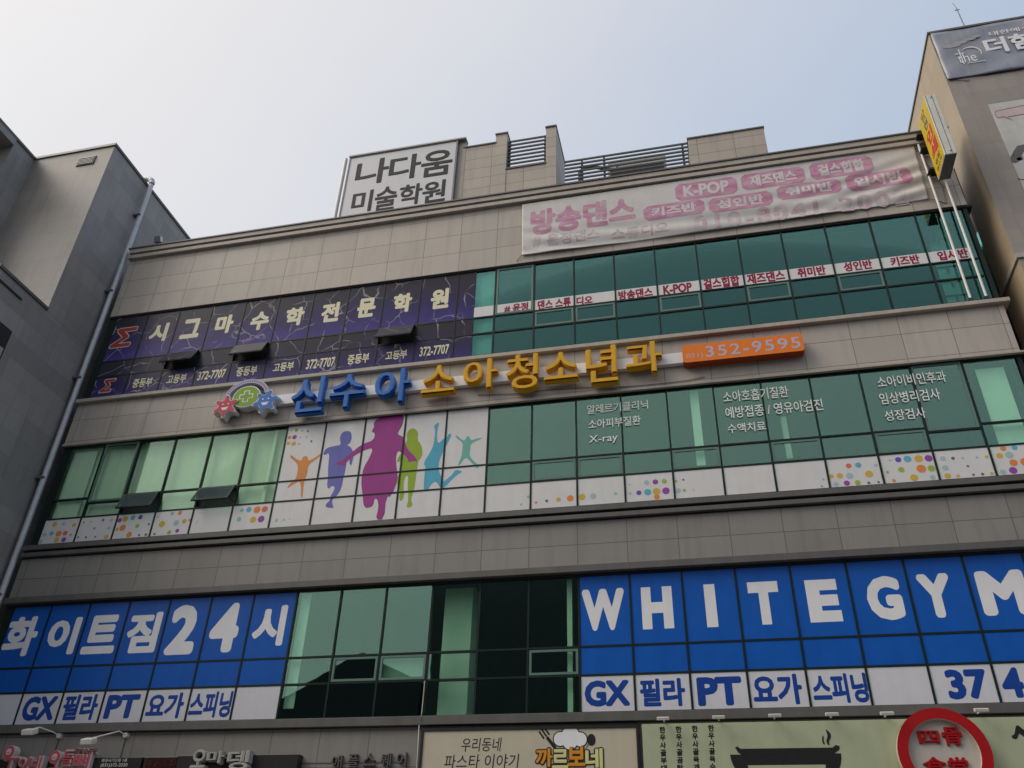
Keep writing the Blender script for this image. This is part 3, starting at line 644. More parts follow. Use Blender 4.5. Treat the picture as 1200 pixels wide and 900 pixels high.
# ------------------------------------------------------------------ clinic channel-letter sign
cs = empty('clinic_sign', (10, -.1, 12.5), 'blue and yellow raised Korean clinic letters with germ logo and orange phone box', 'sign')
flat('sign_blue', .022, .15, .50, .3); flat('sign_yellow', .70, .38, .015, .3); flat('sign_orange', .80, .20, .02, .35); flat('sign_orange_side', .35, .06, .02, .4)
flat('logo_green', .22, .38, .03); flat('logo_red', .55, .06, .10); flat('lavender', .48, .46, .58)
YF = -.34
x0, z_a = at(318, 471, -.18).x, at(560, 437, -.18); x1 = at(800, 424, -.18).x
zr = at(490, 450, -.18).z
MB().box(x0, x1+.1, -.18, -.062, zr-.17, zr+.11).build('backing_rail', M['white_print'], cs, .005)
for body, bx, mat in (('신', (341, 379, 442, 483)), ('수', (386, 427, 438.5, 477)), ('아', (438.5, 480, 432, 471))) and [('신', (341, 379, 442, 483), 'sign_blue'), ('수', (386, 427, 438.5, 477), 'sign_blue'), ('아', (438.5, 480, 432, 471), 'sign_blue'),
        ('소', (494, 532.5, 427.5, 459.5), 'sign_yellow'), ('아', (542, 582.5, 420.5, 455), 'sign_yellow'), ('청', (592.5, 630, 414.5, 456), 'sign_yellow'), ('소', (637, 677, 412, 444), 'sign_yellow'), ('년', (686, 723.5, 404.5, 448), 'sign_yellow'), ('과', (732.5, 775.5, 400, 436.5), 'sign_yellow')]:
    a0, a1, c0, c1 = box_at(*bx, YF); t = MB(); letter(t, body, a0, a1, c0, c1, YF, .13, .022); t.build('letter', M[mat], cs)
a0, a1, c0, c1 = box_at(799, 943, 397.5, 418, -.30)
def rrect(x0, x1, z0, z1, r_):
    o = []
    for cx, cz, s in ((x1-r_, z1-r_, 0), (x0+r_, z1-r_, 90), (x0+r_, z0+r_, 180), (x1-r_, z0+r_, 270)):
        o += [(cx+r_*math.cos(R(s+k*22.5)), cz+r_*math.sin(R(s+k*22.5))) for k in range(5)]
    return o
pb = MB(); pb.poly(rrect(a0, a1, c0, c1, .07), -.30, -.07, 0, 1); pbo = pb.build('phone_box', [M['sign_orange'], M['sign_orange_side']], cs)
t = MB(); q = box_at(826, 939, 400, 413, -.30); letter(t, '352-9595', *q, -.302, 0, .012, space=1.15); t.build('phone_number', M['lavender'], pbo); t = MB(); q = box_at(804, 824, 414, 420.5, -.30); letter(t, '031)', *q, -.302, 0, 0); t.build('area_code', M['lavender'], pbo)
# logo: disc with a cross, two splat shapes, an arch
cg = at(288.5, 464.5, -.30); mb = MB(); mb.disc(cg.x, cg.z, .37, -.295, -.07, 1, 32, .31); mb.disc(cg.x, cg.z, .345, -.301, -.2955, 0, 32, .285)
for s_, y in ((.17, -.304), (.145, -.307)):
    k = .07 if s_ == .17 else .045
    mb.poly([(cg.x+px*1.1, cg.z+pz) for px, pz in ((-k, -s_), (k, -s_), (k, -k), (s_, -k), (s_, k), (k, k), (k, s_), (-k, s_), (-k, k), (-s_, k), (-s_, -k), (-k, -k))], y, y+.002, 1 if s_ == .17 else 0)
mb.build('cross_disc', [M['logo_green'], M['white_print']], cs)
def splat(px, py, mat, size, rot):
    c = at(px, py, -.33); P = []
    for k in range(72):
        an_ = 2*math.pi*k/72; w_ = math.cos(6*(an_-rot)); rr_ = size*(.66+.40*max(0, w_)**.8 if w_ > 0 else .66-.05*abs(w_))
        P.append((c.x+rr_*math.cos(an_), c.z+rr_*math.sin(an_)*.95))
    mb = MB(); mb.poly(P, -.33, -.10, 0, 1)
    mb.poly([(c.x+(x-c.x)*.93, c.z+(z_-c.z)*.93) for x, z_ in P], -.336, -.3305, 2, 2)
    for ex in (-.1, .1): mb.disc(c.x+ex*size*2.2, c.z+size*.18, .022, -.339, -.3365, 1, 10)
    mb.poly([(c.x-size*.3, c.z-size*.12), (c.x+size*.3, c.z-size*.08), (c.x+size*.15, c.z-size*.33), (c.x-size*.15, c.z-size*.35)], -.339, -.3365, 1)
    mb.build('logo_splat', [M['white_print'], M['white_print'], M[mat]], cs)
splat(264, 476, 'logo_red', .33, .5); splat(311, 470, 'sign_blue', .34, .25)
c = cg; ar = MB(); P = []
for k in range(0, 25): an_ = R(15+k*6.2); P.append((c.x+.62*math.cos(an_), c.z-.06+.56*math.sin(an_)))
for k in range(24, -1, -1): an_ = R(15+k*6.2); P.append((c.x+.51*math.cos(an_), c.z-.06+.45*math.sin(an_)))
ar.poly(P, -.31, -.16, 0)
for k in range(22):
    an_ = R(24+k*6.3); ar.obox((c.x+.565*math.cos(an_), -.3115, c.z-.06+.505*math.sin(an_)), (.012*math.sin(an_), 0, -.012*math.cos(an_)), (0, .001, 0), (.024*math.cos(an_), 0, .024*math.sin(an_)), 1)
ar.build('arch_plate', [M['lavender'], flat('arch_ink', .12, .11, .2)], cs)
# loose cable on the stone
cb = MB(); pts = [at(px, py, -.075) for px, py in ((560, 463), (590, 462), (612, 461), (640, 457), (690, 454), (735, 453), (775, 449.5), (805, 446), (826, 441.5))]
cb.tube([(p.x, -.08, p.z) for p in pts], .008, 6)
tag(cb.build('loose_cable', M['steel']), 'thin dark loose cable sagging along the stone band beneath the yellow letters', 'cable')

# ------------------------------------------------------------------ faded dance banner
bn = empty('banner', (17, -.2, 16.3), 'faded white dance studio banner with pink lettering and wrinkles', 'banner')
c_tl, c_tr, c_bl, c_br = at(612, 240, -.10), at(1071, 171, -.10), at(611.5, 299, -.10), at(1088, 232.5, -.10)
def fold(x, z):
    s = (x-c_tl.x)/(c_tr.x-c_tl.x); t_ = (c_tl.z-z)/(c_tl.z-c_bl.z); s = min(max(s, 0), 1); t_ = min(max(t_, 0), 1)
    w_ = .010*math.sin(x*2.1+z*1.3)*t_
    w_ += .020*math.sin(z*13+x*1.1-s*2)*max(0, t_-.45)*1.6                           # sagging rolls along the lower half
    k = max(0, s-.60)/.40; ang = (z-c_br.z)-(x-c_br.x)*.32
    w_ += .022*k*math.sin(ang*15)*math.exp(-((t_-.62)/.4)**2)                         # creases pulling towards the right corner
    k2 = max(0, .35-s)/.35; w_ += .010*k2*math.sin((z+x*.28)*17)*t_
    return -.11+w_*1.25-.02*math.sin(math.pi*t_)*math.sin(math.pi*s)
def bq(s, t_): 
    top = c_tl.lerp(c_tr, s); bot = c_bl.lerp(c_br, s); p = top.lerp(bot, t_)
    return p.x, p.z-.05*math.sin(math.pi*s)*t_
NX, NZ = 240, 64; vs = []
for j in range(NZ+1):
    for i in range(NX+1):
        x, z_ = bq(i/NX, 1-j/NZ); vs.append((x, fold(x, z_), z_))
mb = MB(); mb.add(vs, [(j*(NX+1)+i, j*(NX+1)+i+1, (j+1)*(NX+1)+i+1, (j+1)*(NX+1)+i) for j in range(NZ) for i in range(NX)], 0, True)
so_ = mb.build('sheet', plain('white_vinyl_worn', (.56, .54, .52), .55, .07), bn)
md = so_.modifiers.new('thickness', 'SOLIDIFY'); md.thickness = .004; md.offset = -1
def faded(name, col, fade, lo_=.35, hi=.75):
    mt, n, l, b = nt(name); f = noise(n, l, pos(n, l, 1.6, 1, 3.5), 1.6, 4, .65)
    l.new(mixc(n, l, ramp(n, l, f, [(lo_, 0.0), (hi, 1.0)]), col, fade), b.inputs['Base Color']); b.inputs['Roughness'].default_value = .55; return mt
M['pink'] = faded('faded_magenta', (.43, .14, .26), (.55, .38, .45)); M['pink2'] = faded('faded_dusty_pink', (.40, .23, .30), (.55, .48, .49), .3, .6)
M['pink_white'] = plain('banner_white_print', (.60, .56, .56), .55, .06)
def drape(mb, off, name, mat):
    bmx = bmesh.new(); me = bpy.data.meshes.new(name)
    vx = [bmx.verts.new(v) for v in mb.v]; bmx.verts.ensure_lookup_table()
    for f in mb.f:
        try: bmx.faces.new([vx[i] for i in f])
        except ValueError: pass
    for _ in range(7):
        eds = [e for e in bmx.edges if e.calc_length() > .05]
        if not eds: break
        bmesh.ops.subdivide_edges(bmx, edges=eds, cuts=1); bmesh.ops.triangulate(bmx, faces=[f for f in bmx.faces if len(f.verts) > 3])
    for v in bmx.verts: v.co.y = fold(v.co.x, v.co.z)-off+v.co.y
    o_ = bn.location
    for v in bmx.verts: v.co -= o_
    bmx.to_mesh(me); bmx.free(); me.materials.append(mat); o = bpy.data.objects.new(name, me); COL.objects.link(o); o.parent = bn
def slope_letter(body, bx, bold, mat, off=.004, space=1.0, name='lettering'):
    t = MB(); letter(t, body, *box_at(*bx, -.10), 0, 0, bold, space=space); drape(t, off, name, mat)
slope_letter('방송댄스', (622, 745, 238.5, 268.5), .045, M['pink'])
slope_letter('#', (624, 634, 278.5, 289), .015, M['pink2']); slope_letter('윤정댄스', (641, 703, 271.5, 284.5), .015, M['pink2']); slope_letter('스튜디오', (716, 784, 264, 277.5), .015, M['pink2'])
slope_letter('010-8041-2002', (811, 1069, 237, 255.5), .045, M['pink2'], space=1.3)
for body, bx in (('K-POP', (791, 864.5, 212, 232)), ('재즈댄스', (868, 944, 200, 219.5)), ('걸스힙합', (948, 1024, 187, 207)), ('키즈반', (754, 826, 238.5, 255.5)), ('성인반', (830, 906, 229, 246)), ('취미반', (909.5, 987, 214.5, 231)), ('입시반', (990, 1070, 201.5, 220))):
    a0, a1, c0, c1 = box_at(*bx, -.10); P = rrect(a0, a1, c0, c1, .11); t = MB()
    nx = 14; gv = []
    for i in range(nx+1):                                # rounded label as a strip of quads
        x = a0+(a1-a0)*i/nx; d = max(0, .11-min(x-a0, a1-x)); h_ = .11-math.sqrt(max(0, .11**2-d*d)); gv += [(x, 0, c0+h_), (x, 0, c1-h_)]
    t.add(gv, [(2*i, 2*i+2, 2*i+3, 2*i+1) for i in range(nx)]); drape(t, .004, 'label_patch', M['pink'])
    m_ = (a1-a0)*.13; t = MB(); letter(t, body, a0+m_, a1-m_, c0+.09, c1-.08, 0, 0, .045); drape(t, .0075, 'lettering', M['pink_white'])
rp = MB()
for p, dx, dz in ((c_tl, -.12, .12), (c_bl, -.14, -.16), (c_tr, .14, -.12), (c_br, .34, -.2)): rp.tube([(p.x, -.105, p.z), (p.x+dx, -.075, p.z+dz)], .009, 6)
rp.tube([(c_tr.x+.0, -.105, c_tr.z), (c_tr.x+.10, -.10, c_tr.z-.25), (c_tr.x+.16, -.09, c_tr.z-.7), (c_tr.x+.30, -.085, c_tr.z-1.3), (c_br.x+.34, -.08, c_br.z-.2)], .014, 6)
for s in (.17, .33, .47, .62, .75, .87): x, z_ = bq(s, 0); rp.tube([(x, -.105, z_), (x, -.07, z_+.10)], .007, 5)
rp.tube([(bq(i/24, 1)[0], fold(*bq(i/24, 1))-.004, bq(i/24, 1)[1]-.02) for i in range(25)], .008, 5)
rp.build('rope', M['steel'], bn)

# ------------------------------------------------------------------ yellow blade sign on two poles
bs = empty('blade_sign', (21.7, -.2, 13.35), 'yellow projecting blade sign with red letters on white poles, at the right roof corner', 'sign')
bx0, bx1, by0, by1, bz0, bz1 = 21.60, 21.86, -1.15, -.36, 16.68, 18.70
MB().box(bx0, bx1, by0, by1, bz0, bz1).build('cabinet', plain('cabinet_white', (.62, .62, .56), .4), bs, .012)
MB().box(bx0-.004, bx0-.001, by0+.02, by1-.02, bz0+.03, bz1-.03).build('yellow_face', flat('blade_yellow', .60, .42, .015), bs)
MB().box(bx1+.001, bx1+.004, by0+.02, by1-.02, bz0+.03, bz1-.03).build('yellow_face', M['blade_yellow'], bs)
MB().box(bx0+.01, bx1-.01, by0+.01, by1-.01, bz0-.012, bz0-.001).build('bottom_plate', M['steel'], bs)
MB().box(bx0+.02, bx0+.03, by0-.006, by0-.001, bz0+.02, bz1-.02).box(bx1-.10, bx1-.09, by0-.006, by0-.001, bz0+.02, bz1-.02).box((bx0+bx1)/2, (bx0+bx1)/2+.03, by0-.012, by0-.001, bz0+.08, bz0+.11).box((bx0+bx1)/2, (bx0+bx1)/2+.03, by0-.012, by0-.001, bz1-.11, bz1-.08).build('edge_trim', M['steel'], bs)
def blade(body, y0, y1, z0, z1, mat, bold):
    vs, fs = glyphs(body, bold); mb = MB()
    mb.add([(bx0-.006-v.z*.02, y1-v.x*(y1-y0), z0+v.y*(z1-z0)) for v in vs], fs); mb.build('letter', M[mat], bs)
flat('blade_red', .55, .05, .05)
ym = (by0+by1)/2
blade('당', ym-.14, ym+.16, 18.32, 18.60, 'black', .02); blade('현', ym-.14, ym+.16, 18.02, 18.28, 'black', .02)
blade('인', ym-.24, ym+.24, 17.58, 17.96, 'blade_red', .05); blade('쇄', ym-.26, ym+.26, 17.13, 17.54, 'blade_red', .05)
blade('명함', ym-.2, ym+.2, 16.94, 17.08, 'black', .02); blade('현수막', ym-.24, ym+.24, 16.76, 16.90, 'black', .01)
for x, zt in ((21.52, 18.42), (21.83, 16.9)):
    MB().tube([(x, -.13, 13.33), (x, -.13, zt)], .028, 10).build('pole', M['pole'], bs)
    MB().box(x-.045, x+.045, -.16, -.10, 13.305, 13.38).build('pole_foot', M['black'], bs)
for z in (17.1, 17.85, 18.3):
    MB().box(21.49, 21.72, -.36, -.10, z-.025, z+.025).build('bracket', M['black'], bs)

# ------------------------------------------------------------------ rooftop sign, louvre fences, air conditioner
rs = empty('rooftop_sign', (7.5, .9, 17.8), 'white rooftop sign panel with dark grey Korean lettering and steel frame', 'sign')
MB().box(5.80, 9.28, .9, .96, 18.2, 22.28).build('panel', plain('panel_white', (.56, .56, .58), .45, .04), rs)
MB().box(5.76, 5.80, .88, 1.0, 18.2, 22.32).box(9.28, 9.33, .88, 1.0, 18.2, 22.32).box(5.76, 9.33, .885, .99, 22.281, 22.32).build('frame', M['steel'], rs)
MB().box(5.74, 9.58, .86, 1.14, 22.322, 22.38).build('top_flashing', M['ledge'], rs)
MB().box(9.332, 9.56, .99, 1.14, 18.2, 22.32).build('return_panel', M['ledge'], rs)
MB().tube([(5.60, .95, 18.0), (5.60, .95, 22.35)], .06, 10).build('post', M['pole'], rs)
flat('charcoal', .022, .020, .023)
for body, bx in (('나', (417.5, 455, 187, 215.5)), ('다', (456.5, 493, 182, 210)), ('움', (494, 530, 176.5, 206))): t = MB(); letter(t, body, *box_at(*bx, .9), .893, .006, .022); t.build('letter', M['charcoal'], rs)
for body, bx in (('미', (412.5, 436, 224, 248.5)), ('술', (439.5, 465, 219, 246.5)), ('학', (468, 494.5, 216, 240)), ('원', (495, 522, 212, 237))): t = MB(); letter(t, body, *box_at(*bx, .9), .893, .006, .022); t.build('letter', M['charcoal'], rs)
def louvre(x0, x1, z0, z1, n, y, label, posts=()):
    s = empty('louvre_fence', ((x0+x1)/2, y, z0), label, 'fence', None)
    for k in range(n):
        z = z0+(z1-z0)*k/(n-1)
        MB().obox(((x0+x1)/2, y, z), ((x1-x0)/2, 0, 0), (0, .028, .007), (0, -.005, .020)).build('slat', M['steel'], s)
    for x in posts: MB().box(x-.03, x+.03, y+.06, y+.12, z0-.4, z1+.03).build('post', M['steel'], s)
louvre(10.87, 12.05, 20.98, 22.12, 8, 1.12, 'short louvre fence of grey slats between two stone roof piers', (10.9, 12.0))
louvre(12.60, 16.14, 19.06, 20.86, 13, 1.12, 'long louvre fence of grey slats on the roof edge in front of air conditioner', (13.1, 13.75, 16.0))
acu = empty('air_conditioner', (14.6, 2.6, 17.8), 'grey boxy rooftop air conditioner behind the long louvre fence', 'air conditioner')
MB().box(13.72, 15.5, 2.5, 3.4, 18.2, 22.05).build('casing', plain('ac_grey', (.30, .31, .30), .5), acu, .02)
MB().box(13.8, 15.42, 2.47, 2.498, 20.6, 21.72).build('intake_grille', M['groove'], acu)
MB().box(13.8, 15.4, 2.7, 3.2, 17.8, 18.19).build('feet', M['steel'], acu)
cr = empty('roof_pipe', (13.3, 1.6, 17.8), 'bent grey roof pipe behind the louvre fence', 'pipe')
MB().tube([(12.98, 1.6, 17.8), (12.98, 1.6, 20.9), (13.05, 1.6, 21.0), (13.3, 1.6, 21.05), (13.9, 1.9, 21.1)], .06, 8).build('pipe', M['steel'], cr)
MB().tube([(14.0, 1.9, 21.0), (14.05, 1.9, 21.2)], .05, 8).build('pipe_cap', M['steel'], cr)

# ------------------------------------------------------------------ shop signs along the bottom
def panel_sign(name, x0, x1, z0, z1, y, mat, label, rim='black', rimw=.05):
    s = empty(name, ((x0+x1)/2, -.06, z0), label, 'sign')
    MB().box(x0, x1, y, -.062, z0, z1).build('panel', mat, s)
    if rim: MB().box(x0-rimw, x0-.001, y-.02, -.064, z0, z1+rimw).box(x1+.001, x1+rimw, y-.02, -.064, z0, z1+rimw).box(x0, x1, y-.018, -.064, z1+.001, z1+rimw-.002).build('rim', M[rim], s)
    return s
YS = -.16
zt = zz(4.90, YS)
ps = panel_sign('shop_sign', at(496, 870, YS).x, at(746, 870, YS).x, 3.25, zt, YS, plain('pasta_cream', (.50, .455, .35), .45, .05), 'cream pasta shop sign with chef hat, fork and spoon logo')
def st(s, body, bx, mat, bold=.0, y=YS-.003, d=.002, name='lettering', **k):
    t = MB(); letter(t, body, *box_at(*bx, y), y, d, bold, **k); return t.build(name, M[mat], s)
st(ps, '우리동네', (541, 587, 864.5, 880.5), 'charcoal', -.008, shear=.1); st(ps, '파스타 이야기', (521, 607.5, 884, 900.5), 'charcoal', -.008, shear=.1)
flat('logo_orange', .62, .25, .02); flat('logo_cream', .62, .60, .28)
for k, (ch, bx, mt) in enumerate((('까', (628, 648, 877, 899), 'logo_orange'), ('르', (647, 666, 878, 901), 'logo_cream'), ('보', (665, 686, 875, 898), 'logo_orange'), ('네', (686, 706.5, 877, 901), 'logo_cream'))):
    b4 = box_at(*bx, YS); t = MB(); letter(t, ch, b4[0]-.02, b4[1]+.02, b4[2]-.02, b4[3]+.02, YS-.008, .006, .10); letter(t, ch, *b4, YS-.014, .004, .035, 1); t.build('logo_letter', [M['black'], M[mt]], ps)
hat = MB()
for kh, (px, py, rpx) in enumerate(((656.5, 866, 7), (668.5, 862, 9.5), (680, 866.5, 7), (668, 869, 8))):
    p = at(px, py, YS); r_ = rpx/60.5; hat.disc(p.x, p.z, r_+.02, YS-.003-.0005*kh, YS-.001, 0); hat.disc(p.x, p.z, r_, YS-.006-.0005*kh, YS-.0055, 1)
hat.build('chef_hat', [M['black'], M['white_print']], ps)
fk = MB(); p0, p1 = at(641, 864, YS), at(651, 877, YS)
fk.obox(((p0.x+p1.x)/2, YS-.003, (p0.z+p1.z)/2), ((p1.x-p0.x)/2, 0, (p1.z-p0.z)/2), (0, .001, 0), (.02, 0, .02))
for dx in (-.05, 0, .05): fk.obox((p0.x-.05+dx, YS-.003, p0.z+.07+dx*.6), (-.045, 0, .06), (0, .001, 0), (.012, 0, .01))
fk.build('fork', M['black'], ps)
sp = MB(); p0, p1 = at(693, 867, YS), at(686, 878, YS); sp.disc(p0.x, p0.z, .075, YS-.004, YS-.002, 0, 20, .10)
sp.obox(((p0.x+p1.x)/2, YS-.0035, (p0.z+p1.z)/2), ((p1.x-p0.x)/2, 0, (p1.z-p0.z)/2), (0, .001, 0), (.014, 0, .012)); sp.build('spoon', M['black'], ps)
# pale green soup restaurant sign
gsx0 = at(753, 870, YS).x
gs = panel_sign('shop_sign', gsx0, 22.3, 3.25, zz(4.955, YS), YS, plain('pale_green', (.40, .44, .29), .4, .06), 'pale green soup restaurant sign with a black steaming bowl', rim=None)
for px, body in ((776.5, '한우사골부대'), (795.5, '한우사골곰탕'), (814.5, '한우사골육개'), (833.5, '한우사골육수')):
    t = MB()
    for k, ch in enumerate(body):
        py = 855.5+k*9.0 - (px-776)*.035; b4 = box_at(px-3.8+k*.4, px+3.2+k*.4, py-4, py+3.8, YS); letter(t, ch, *b4, YS-.003, .002, .04)
    t.build('text_column', M['black'], gs)
bw = MB()
pl = [(861.5, 876), (864, 874.6), (868, 877.5), (976, 876), (979, 873), (983.5, 874), (984, 878), (976, 884.5), (872, 886), (865, 882)]
bw.poly([(v.x, v.z) for v in [at(p, q, YS) for p, q in pl]], YS-.004, YS-.001)
cbx = at(922, 900, YS); zt_ = at(922, 883.6, YS).z
bw.poly([(cbx.x+.89*math.cos(R(180+k*7.5)), zt_+.62*math.sin(R(180+k*7.5))) for k in range(25)], YS-.003, YS-.0015)
bw.poly([(cbx.x+.62*math.cos(R(180+k*7.5)), zt_-.17+.28*math.sin(R(180+k*7.5))) for k in range(25)], YS-.0055, YS-.0045, 1)
bw.build('bowl_print', [M['black'], plain('pale_green_print', (.40, .44, .29), .4, .05)], gs)
sm_ = MB()
for pl in ([(967, 854), (973, 859), (974, 864), (971, 869), (972.5, 873), (970, 873), (968, 868), (970, 863), (969, 859)], [(964, 861), (965.5, 864), (965, 868), (967, 872), (965, 872.5), (963, 868)]):
    sm_.poly(smooth([(v.x, v.z) for v in [at(p, q, YS) for p, q in pl]]), YS-.004, YS-.001)
sm_.build('steam_print', M['black'], gs)
ic = MB(); ic.poly(smooth([(v.x, v.z) for v in [at(p, q, YS) for p, q in ((1185, 862), (1189, 861), (1190, 851), (1193, 849.5), (1199, 855), (1207, 859), (1212, 868), (1206, 868), (1198, 862), (1194, 859), (1192, 866), (1187, 866))]]), YS-.004, YS-.001)
ic.build('bone_print', M['black'], gs)
# round emblem
ct = at(1107, 828, -.34); R_ = (at(1163, 884, -.34).x-at(1052, 884, -.34).x)/2*1.0
ex, ez = at(1107.5, 884, -.34).x, ct.z-R_*1.02
em = empty('round_sign', (ex, -.17, ez), 'round red ringed sign with red Chinese characters, hung on the pale green sign', 'sign')
def ring(mb, r0, r1, y0, y1, mi, side):
    n = 48; v = []
    for r_, y in ((r1, y0), (r0, y0), (r0, y1), (r1, y1)): v += [(ex+r_*math.cos(2*math.pi*k/n), y, ez+r_*math.sin(2*math.pi*k/n)) for k in range(n)]
    for q_, m_ in ((0, mi), (1, side), (3, side)):
        a_, b2 = q_*n, ((q_+1) % 4)*n; mb.add(v, [(a_+k, b2+k, b2+(k+1) % n, a_+(k+1) % n)[::-1] for k in range(n)], m_)
mb = MB(); ring(mb, R_*.76, R_, -.34, -.17, 0, 1); mb.build('ring', [flat('emblem_red', .36, .012, .015, .3), plain('emblem_side', (.60, .52, .42), .4)], em)
mb = MB(); mb.disc(ex, ez, R_*.765, -.25, -.165, 0, 48); mb.build('disc', plain('emblem_white', (.50, .47, .42), .4), em)
for ch, bx in (('四', (1076, 1101, 856, 871)), ('骨', (1104.5, 1127.5, 851.5, 873.5)), ('食', (1082.5, 1110, 886.5, 911)), ('堂', (1112, 1136, 887, 911))):
    t = MB(); letter(t, ch, *box_at(*bx, -.29), -.29, .035, .03); t.build('character', M['emblem_red'], em)
# small sign floodlights on the ledge
for px, py in ((777, 842), (842, 840.5), (908, 838.5), (975, 837), (1039.5, 836), (1150, 832)):
    p = at(px, py, -.42)
    s = empty('sign_light', (p.x, -.16, p.z), 'small white bar light sticking out above the pale green sign', 'light', 'bar lights above the pale green sign')
    MB().obox((p.x, -.42, p.z), (.105, 0, 0), (0, .045, .012), (0, -.01, .024)).build('lamp_head', M['pole'], s, .008)
    MB().box(p.x-.012, p.x+.012, -.39, -.155, p.z-.005, p.z+.012).build('arm', M['pole'], s)
LBL = {777: 'first bar light from the left, above the first column of small black Korean text', 842: 'white bar light just right of the black vertical text columns',
       908: 'white bar light above the left half of the bowl', 975: 'white bar light above the steam at the bowl’s right end', 1039: 'white bar light just left of the round red sign', 1150: 'white bar light just right of the round red sign'}
for o, t_ in zip([o for o in COL.objects if o.name.startswith('sign_light')], [LBL[k] for k in (777, 842, 908, 975, 1039, 1150)]): o['label'] = t_
# gooseneck lamps at left
for (mx, my), (hx, hy), lb in (((70, 862), (35, 857.5), 'leftmost gooseneck sign lamp, above the first red letter sign'), ((148, 861.5), (104, 868.5), 'gooseneck sign lamp with its arm mounted left of the dark signboards')):
    pm, ph = at(mx, my, -.08), at(hx, hy, -.75)
    s = empty('gooseneck_lamp', (pm.x, -.06, pm.z), lb, 'lamp', 'gooseneck lamps above the red signs')
    MB().tube([(pm.x, -.055, pm.z), (pm.x, -.12, pm.z)], [.07, .05], 12).build('wall_plate', M['pole'], s)
    MB().tube([(pm.x, -.11, pm.z), (pm.x-.02, -.3, pm.z+.03), (ph.x+.12, -.66, ph.z+.10), (ph.x+.05, -.73, ph.z+.06)], .013, 8).build('arm', M['pole'], s)
    MB().obox((ph.x, -.75, ph.z), (.13, 0, 0), (0, .08, .03), (0, -.015, .05)).build('lamp_head', M['pole'], s, .015)
    MB().tube([(pm.x, -.075, pm.z-.06), (pm.x-.01, -.075, pm.z-.5)], .007, 5).build('cord', M['black'], s)
# metal wall letters
wl_ = empty('wall_letters', (8.6, -.06, 4.3), 'five dark metal Korean letters fixed to the grey stone, left of the pasta sign', 'lettering')
for ch, bx in (('애', (388, 400.5, 885, 900)), ('플', (407.5, 419.5, 883.5, 899.5)), ('스', (425, 439.5, 882.5, 897.5)), ('퀘', (446, 458, 882.5, 898)), ('어', (464.5, 476, 881.5, 898))):
    t = MB(); letter(t, ch, *box_at(*bx, -.12), -.12, .05, .02); t.build('letter', plain('letter_metal', (.17, .165, .16), .35, .1, metal=.6), wl_)
MB().box(wl_.location.x-1.2, wl_.location.x+1.1, -.072, -.064, at(430, 893, -.07).z-.012, at(430, 893, -.07).z+.006).build('mounting_rail', M['steel'], wl_)
# dark signboards
def dark_board(px0, px1, py, label, name='signboard'):
    y = -.26; x0, x1 = at(px0, 892, y).x, at(px1, 892, y).x; z1 = at((px0+px1)/2, py, y).z
    s = empty(name, ((x0+x1)/2, -.06, z1-.8), label, 'sign')
    MB().box(x0, x1, y, -.062, z1-.9, z1).build('board', plain(name+'_black', (.016, .015, .015), .35, .2), s, .008)
    return s, y
s1, y1 = dark_board(108, 166, 887.5, 'black signboard with two lines of small white text, beside the second red sign')
st(s1, '화성시기산동 1층', (119, 149, 889, 893), 'white_print', .0, y1-.003); st(s1, '(031)372-2020', (118, 149, 894.5, 899.5), 'white_print', .0, y1-.003)
s2, y2 = dark_board(168.5, 207, 887, 'dark LED signboard with dim red dots, between two black signboards', 'led_board')
MB().box(at(172, 893, y2).x, at(205, 893, y2).x, y2-.004, y2-.001, 3.9, at(188, 888.5, y2).z).build('screen', flat('led_screen', .03, .010, .008, .3), s2)
t = MB()
xa, xb, za, zb = box_at(174, 203, 890, 898, y2)
for k in range(90): 
    dx, dz = rnd.random(), rnd.random()
    if (int(dx*7) % 2 == 0) or dz < .25: t.box(xa+dx*(xb-xa), xa+dx*(xb-xa)+.02, y2-.007, y2-.005, za+dz*(zb-za), za+dz*(zb-za)+.012)
t.build('led_dots', flat('led_red', .16, .02, .015), s2)
s3, y3 = dark_board(207.5, 349, 884.5, 'wide black signboard carrying raised pale silver Korean letters')
flat('silver', .40, .39, .36)
for ch, bx in (('오', (223, 241, 877.5, 901)), ('마', (241, 262, 879.5, 895)), ('뎅', (264, 291, 879, 903))):
    t = MB(); letter(t, ch, *box_at(*bx, y3-.16), y3-.16, .16, .05); t.build('letter', M['silver'], s3)
# red shop letters
flat('shop_red', .52, .085, .12, .35); flat('shop_edge', .60, .53, .52, .4); flat('shop_ink', .22, .05, .06)
def red_sign(label, chars, face):
    s = empty('letter_sign', (at(chars[0][1][0], 890, -.3).x, -.06, 4.0), label, 'sign')
    for ch, bx in chars:
        b4 = box_at(*bx, -.36); t = MB()
        letter(t, ch, b4[0]-.03, b4[1]+.03, b4[2]-.03, b4[3]+.03, -.36, .14, .05, 0); letter(t, ch, *b4, -.366, .004, .012, 1)
        t.build('letter', [M['shop_edge'], M['shop_red']], s)
    px, py = face; p = at(px, py, -.37); t = MB(); t.disc(p.x, p.z, .125, -.362, -.2, 0); t.disc(p.x, p.z, .115, -.372, -.364, 1); t.disc(p.x, p.z, .062, -.378, -.374, 0)
    t.tube([(p.x-.035, -.379, p.z-.008), (p.x, -.379, p.z-.022), (p.x+.035, -.379, p.z-.005)], .006, 5, 1)
    t.build('smile_disc', [M['shop_edge'], M['shop_red']], s)
    return s
b1 = red_sign('red raised letter sign at the bottom left corner of the building', (('ㅜ', (2, 21, 888, 901)), ('이', (22, 33, 888, 901)), ('네', (34, 48, 887, 901))), (10.5, 881))
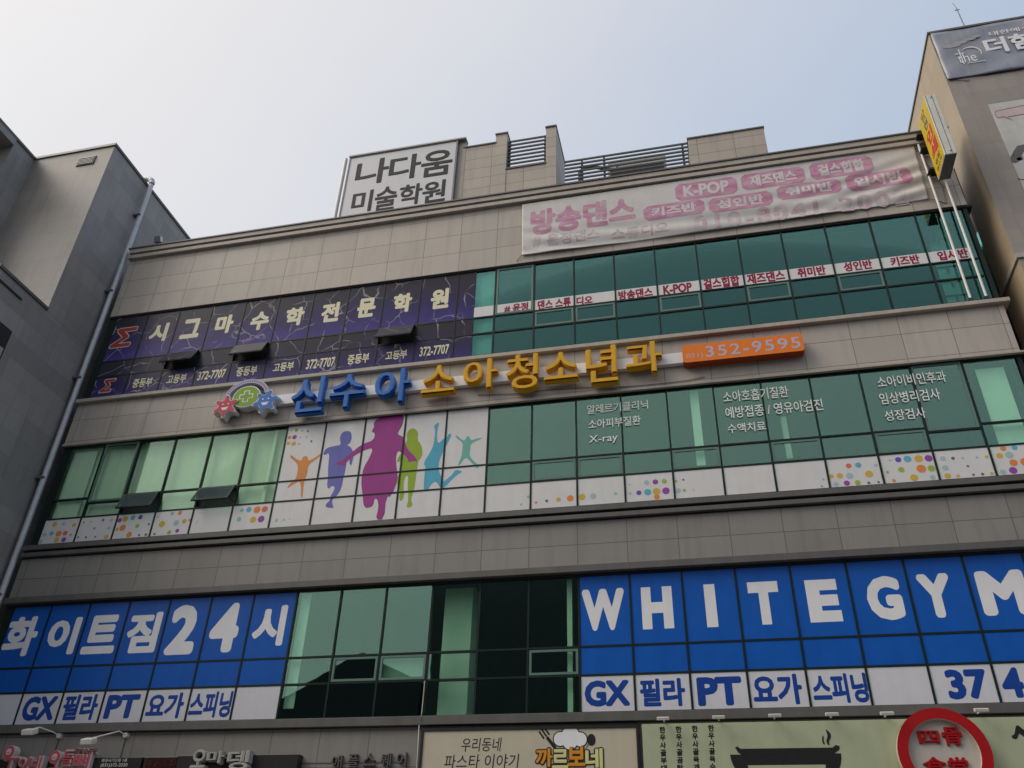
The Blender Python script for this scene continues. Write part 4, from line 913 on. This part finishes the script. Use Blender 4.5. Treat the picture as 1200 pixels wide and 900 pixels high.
b2 = red_sign('red raised letter sign with small letters on top, second from the left', (('ㅗ', (58, 72, 891, 902)), ('돌', (73, 84, 880, 897)), ('뼈', (85, 104, 883, 902))), (64, 887))
t = MB(); letter(t, '닭발오도독', *box_at(88, 114, 876, 884, -.36), -.36, .08, .06, 0); letter(t, '닭발오도독', *box_at(88.5, 113.5, 876.6, 883.4, -.36), -.366, .004, .0, 1); t.build('small_letters', [M['shop_edge'], M['shop_ink']], b2)
MB().box(.9, at(106, 892, -.2).x, -.2, -.062, 3.6, at(55, 889, -.2).z).build('backboard', M['black'], b1)
# thin white cable across the sill
p0, p1 = at(498, 798, -.02), at(491, 851, -.19)
cbl = MB().tube([(p0.x, -.03, p0.z), (p0.x-.01, -.03, 5.25), (p1.x+.02, -.19, 5.08), (p1.x, -.19, p1.z), (p1.x, -.10, 4.0)], .008, 6)
tag(cbl.build('thin_cable', M['pole']), 'thin white cable hanging over the sill beside the pasta sign', 'cable')

# ------------------------------------------------------------------ across the street: blocks mirrored in the gym windows, plus unseen ones dimming the facade
op = empty('opposite_block', (2, -44, 0), 'tall dark block across the street, seen mirrored in the low windows', 'building')
dk = plain('opposite_render', (.10, .10, .10), .9)
MB().box(-3.6, 9.5, -52, -40, 0, 24.2).build('wall', dk, op)
MB().box(9.503, 46, -52, -40.2, 0, 23.0).build('wing', dk, op)  # unseen extension added to cut skylight on the lower facade
ol = empty('opposite_block', (-40, -46, 0), 'unseen long dark block added across the street to dim the lower facade, left of the gabled one', 'building')  # added out of view to keep skylight off the lower floors
MB().box(-70, -24, -54, -42, 0, 22.0).build('wall', dk, ol)
for k in range(6): MB().box(-66, -26, -41.99, -41.96, 2.5+k*3.2, 4.1+k*3.2).build('window_strip', M['groove'], ol)
og = empty('gabled_house', (-9, -44, 0), 'dark gabled block across the street, its roof mirrored in the low windows', 'building')
MB().box(-17, -4.2, -52, -40, 0, 13.4).build('wall', dk, og)
MB().poly([(-18.5, 13.402), (-4, 13.402), (-4, 16.2), (-8.6, 18.4)], -52, -40).build('roof', plain('opposite_roof', (.06, .06, .06), .8), og)
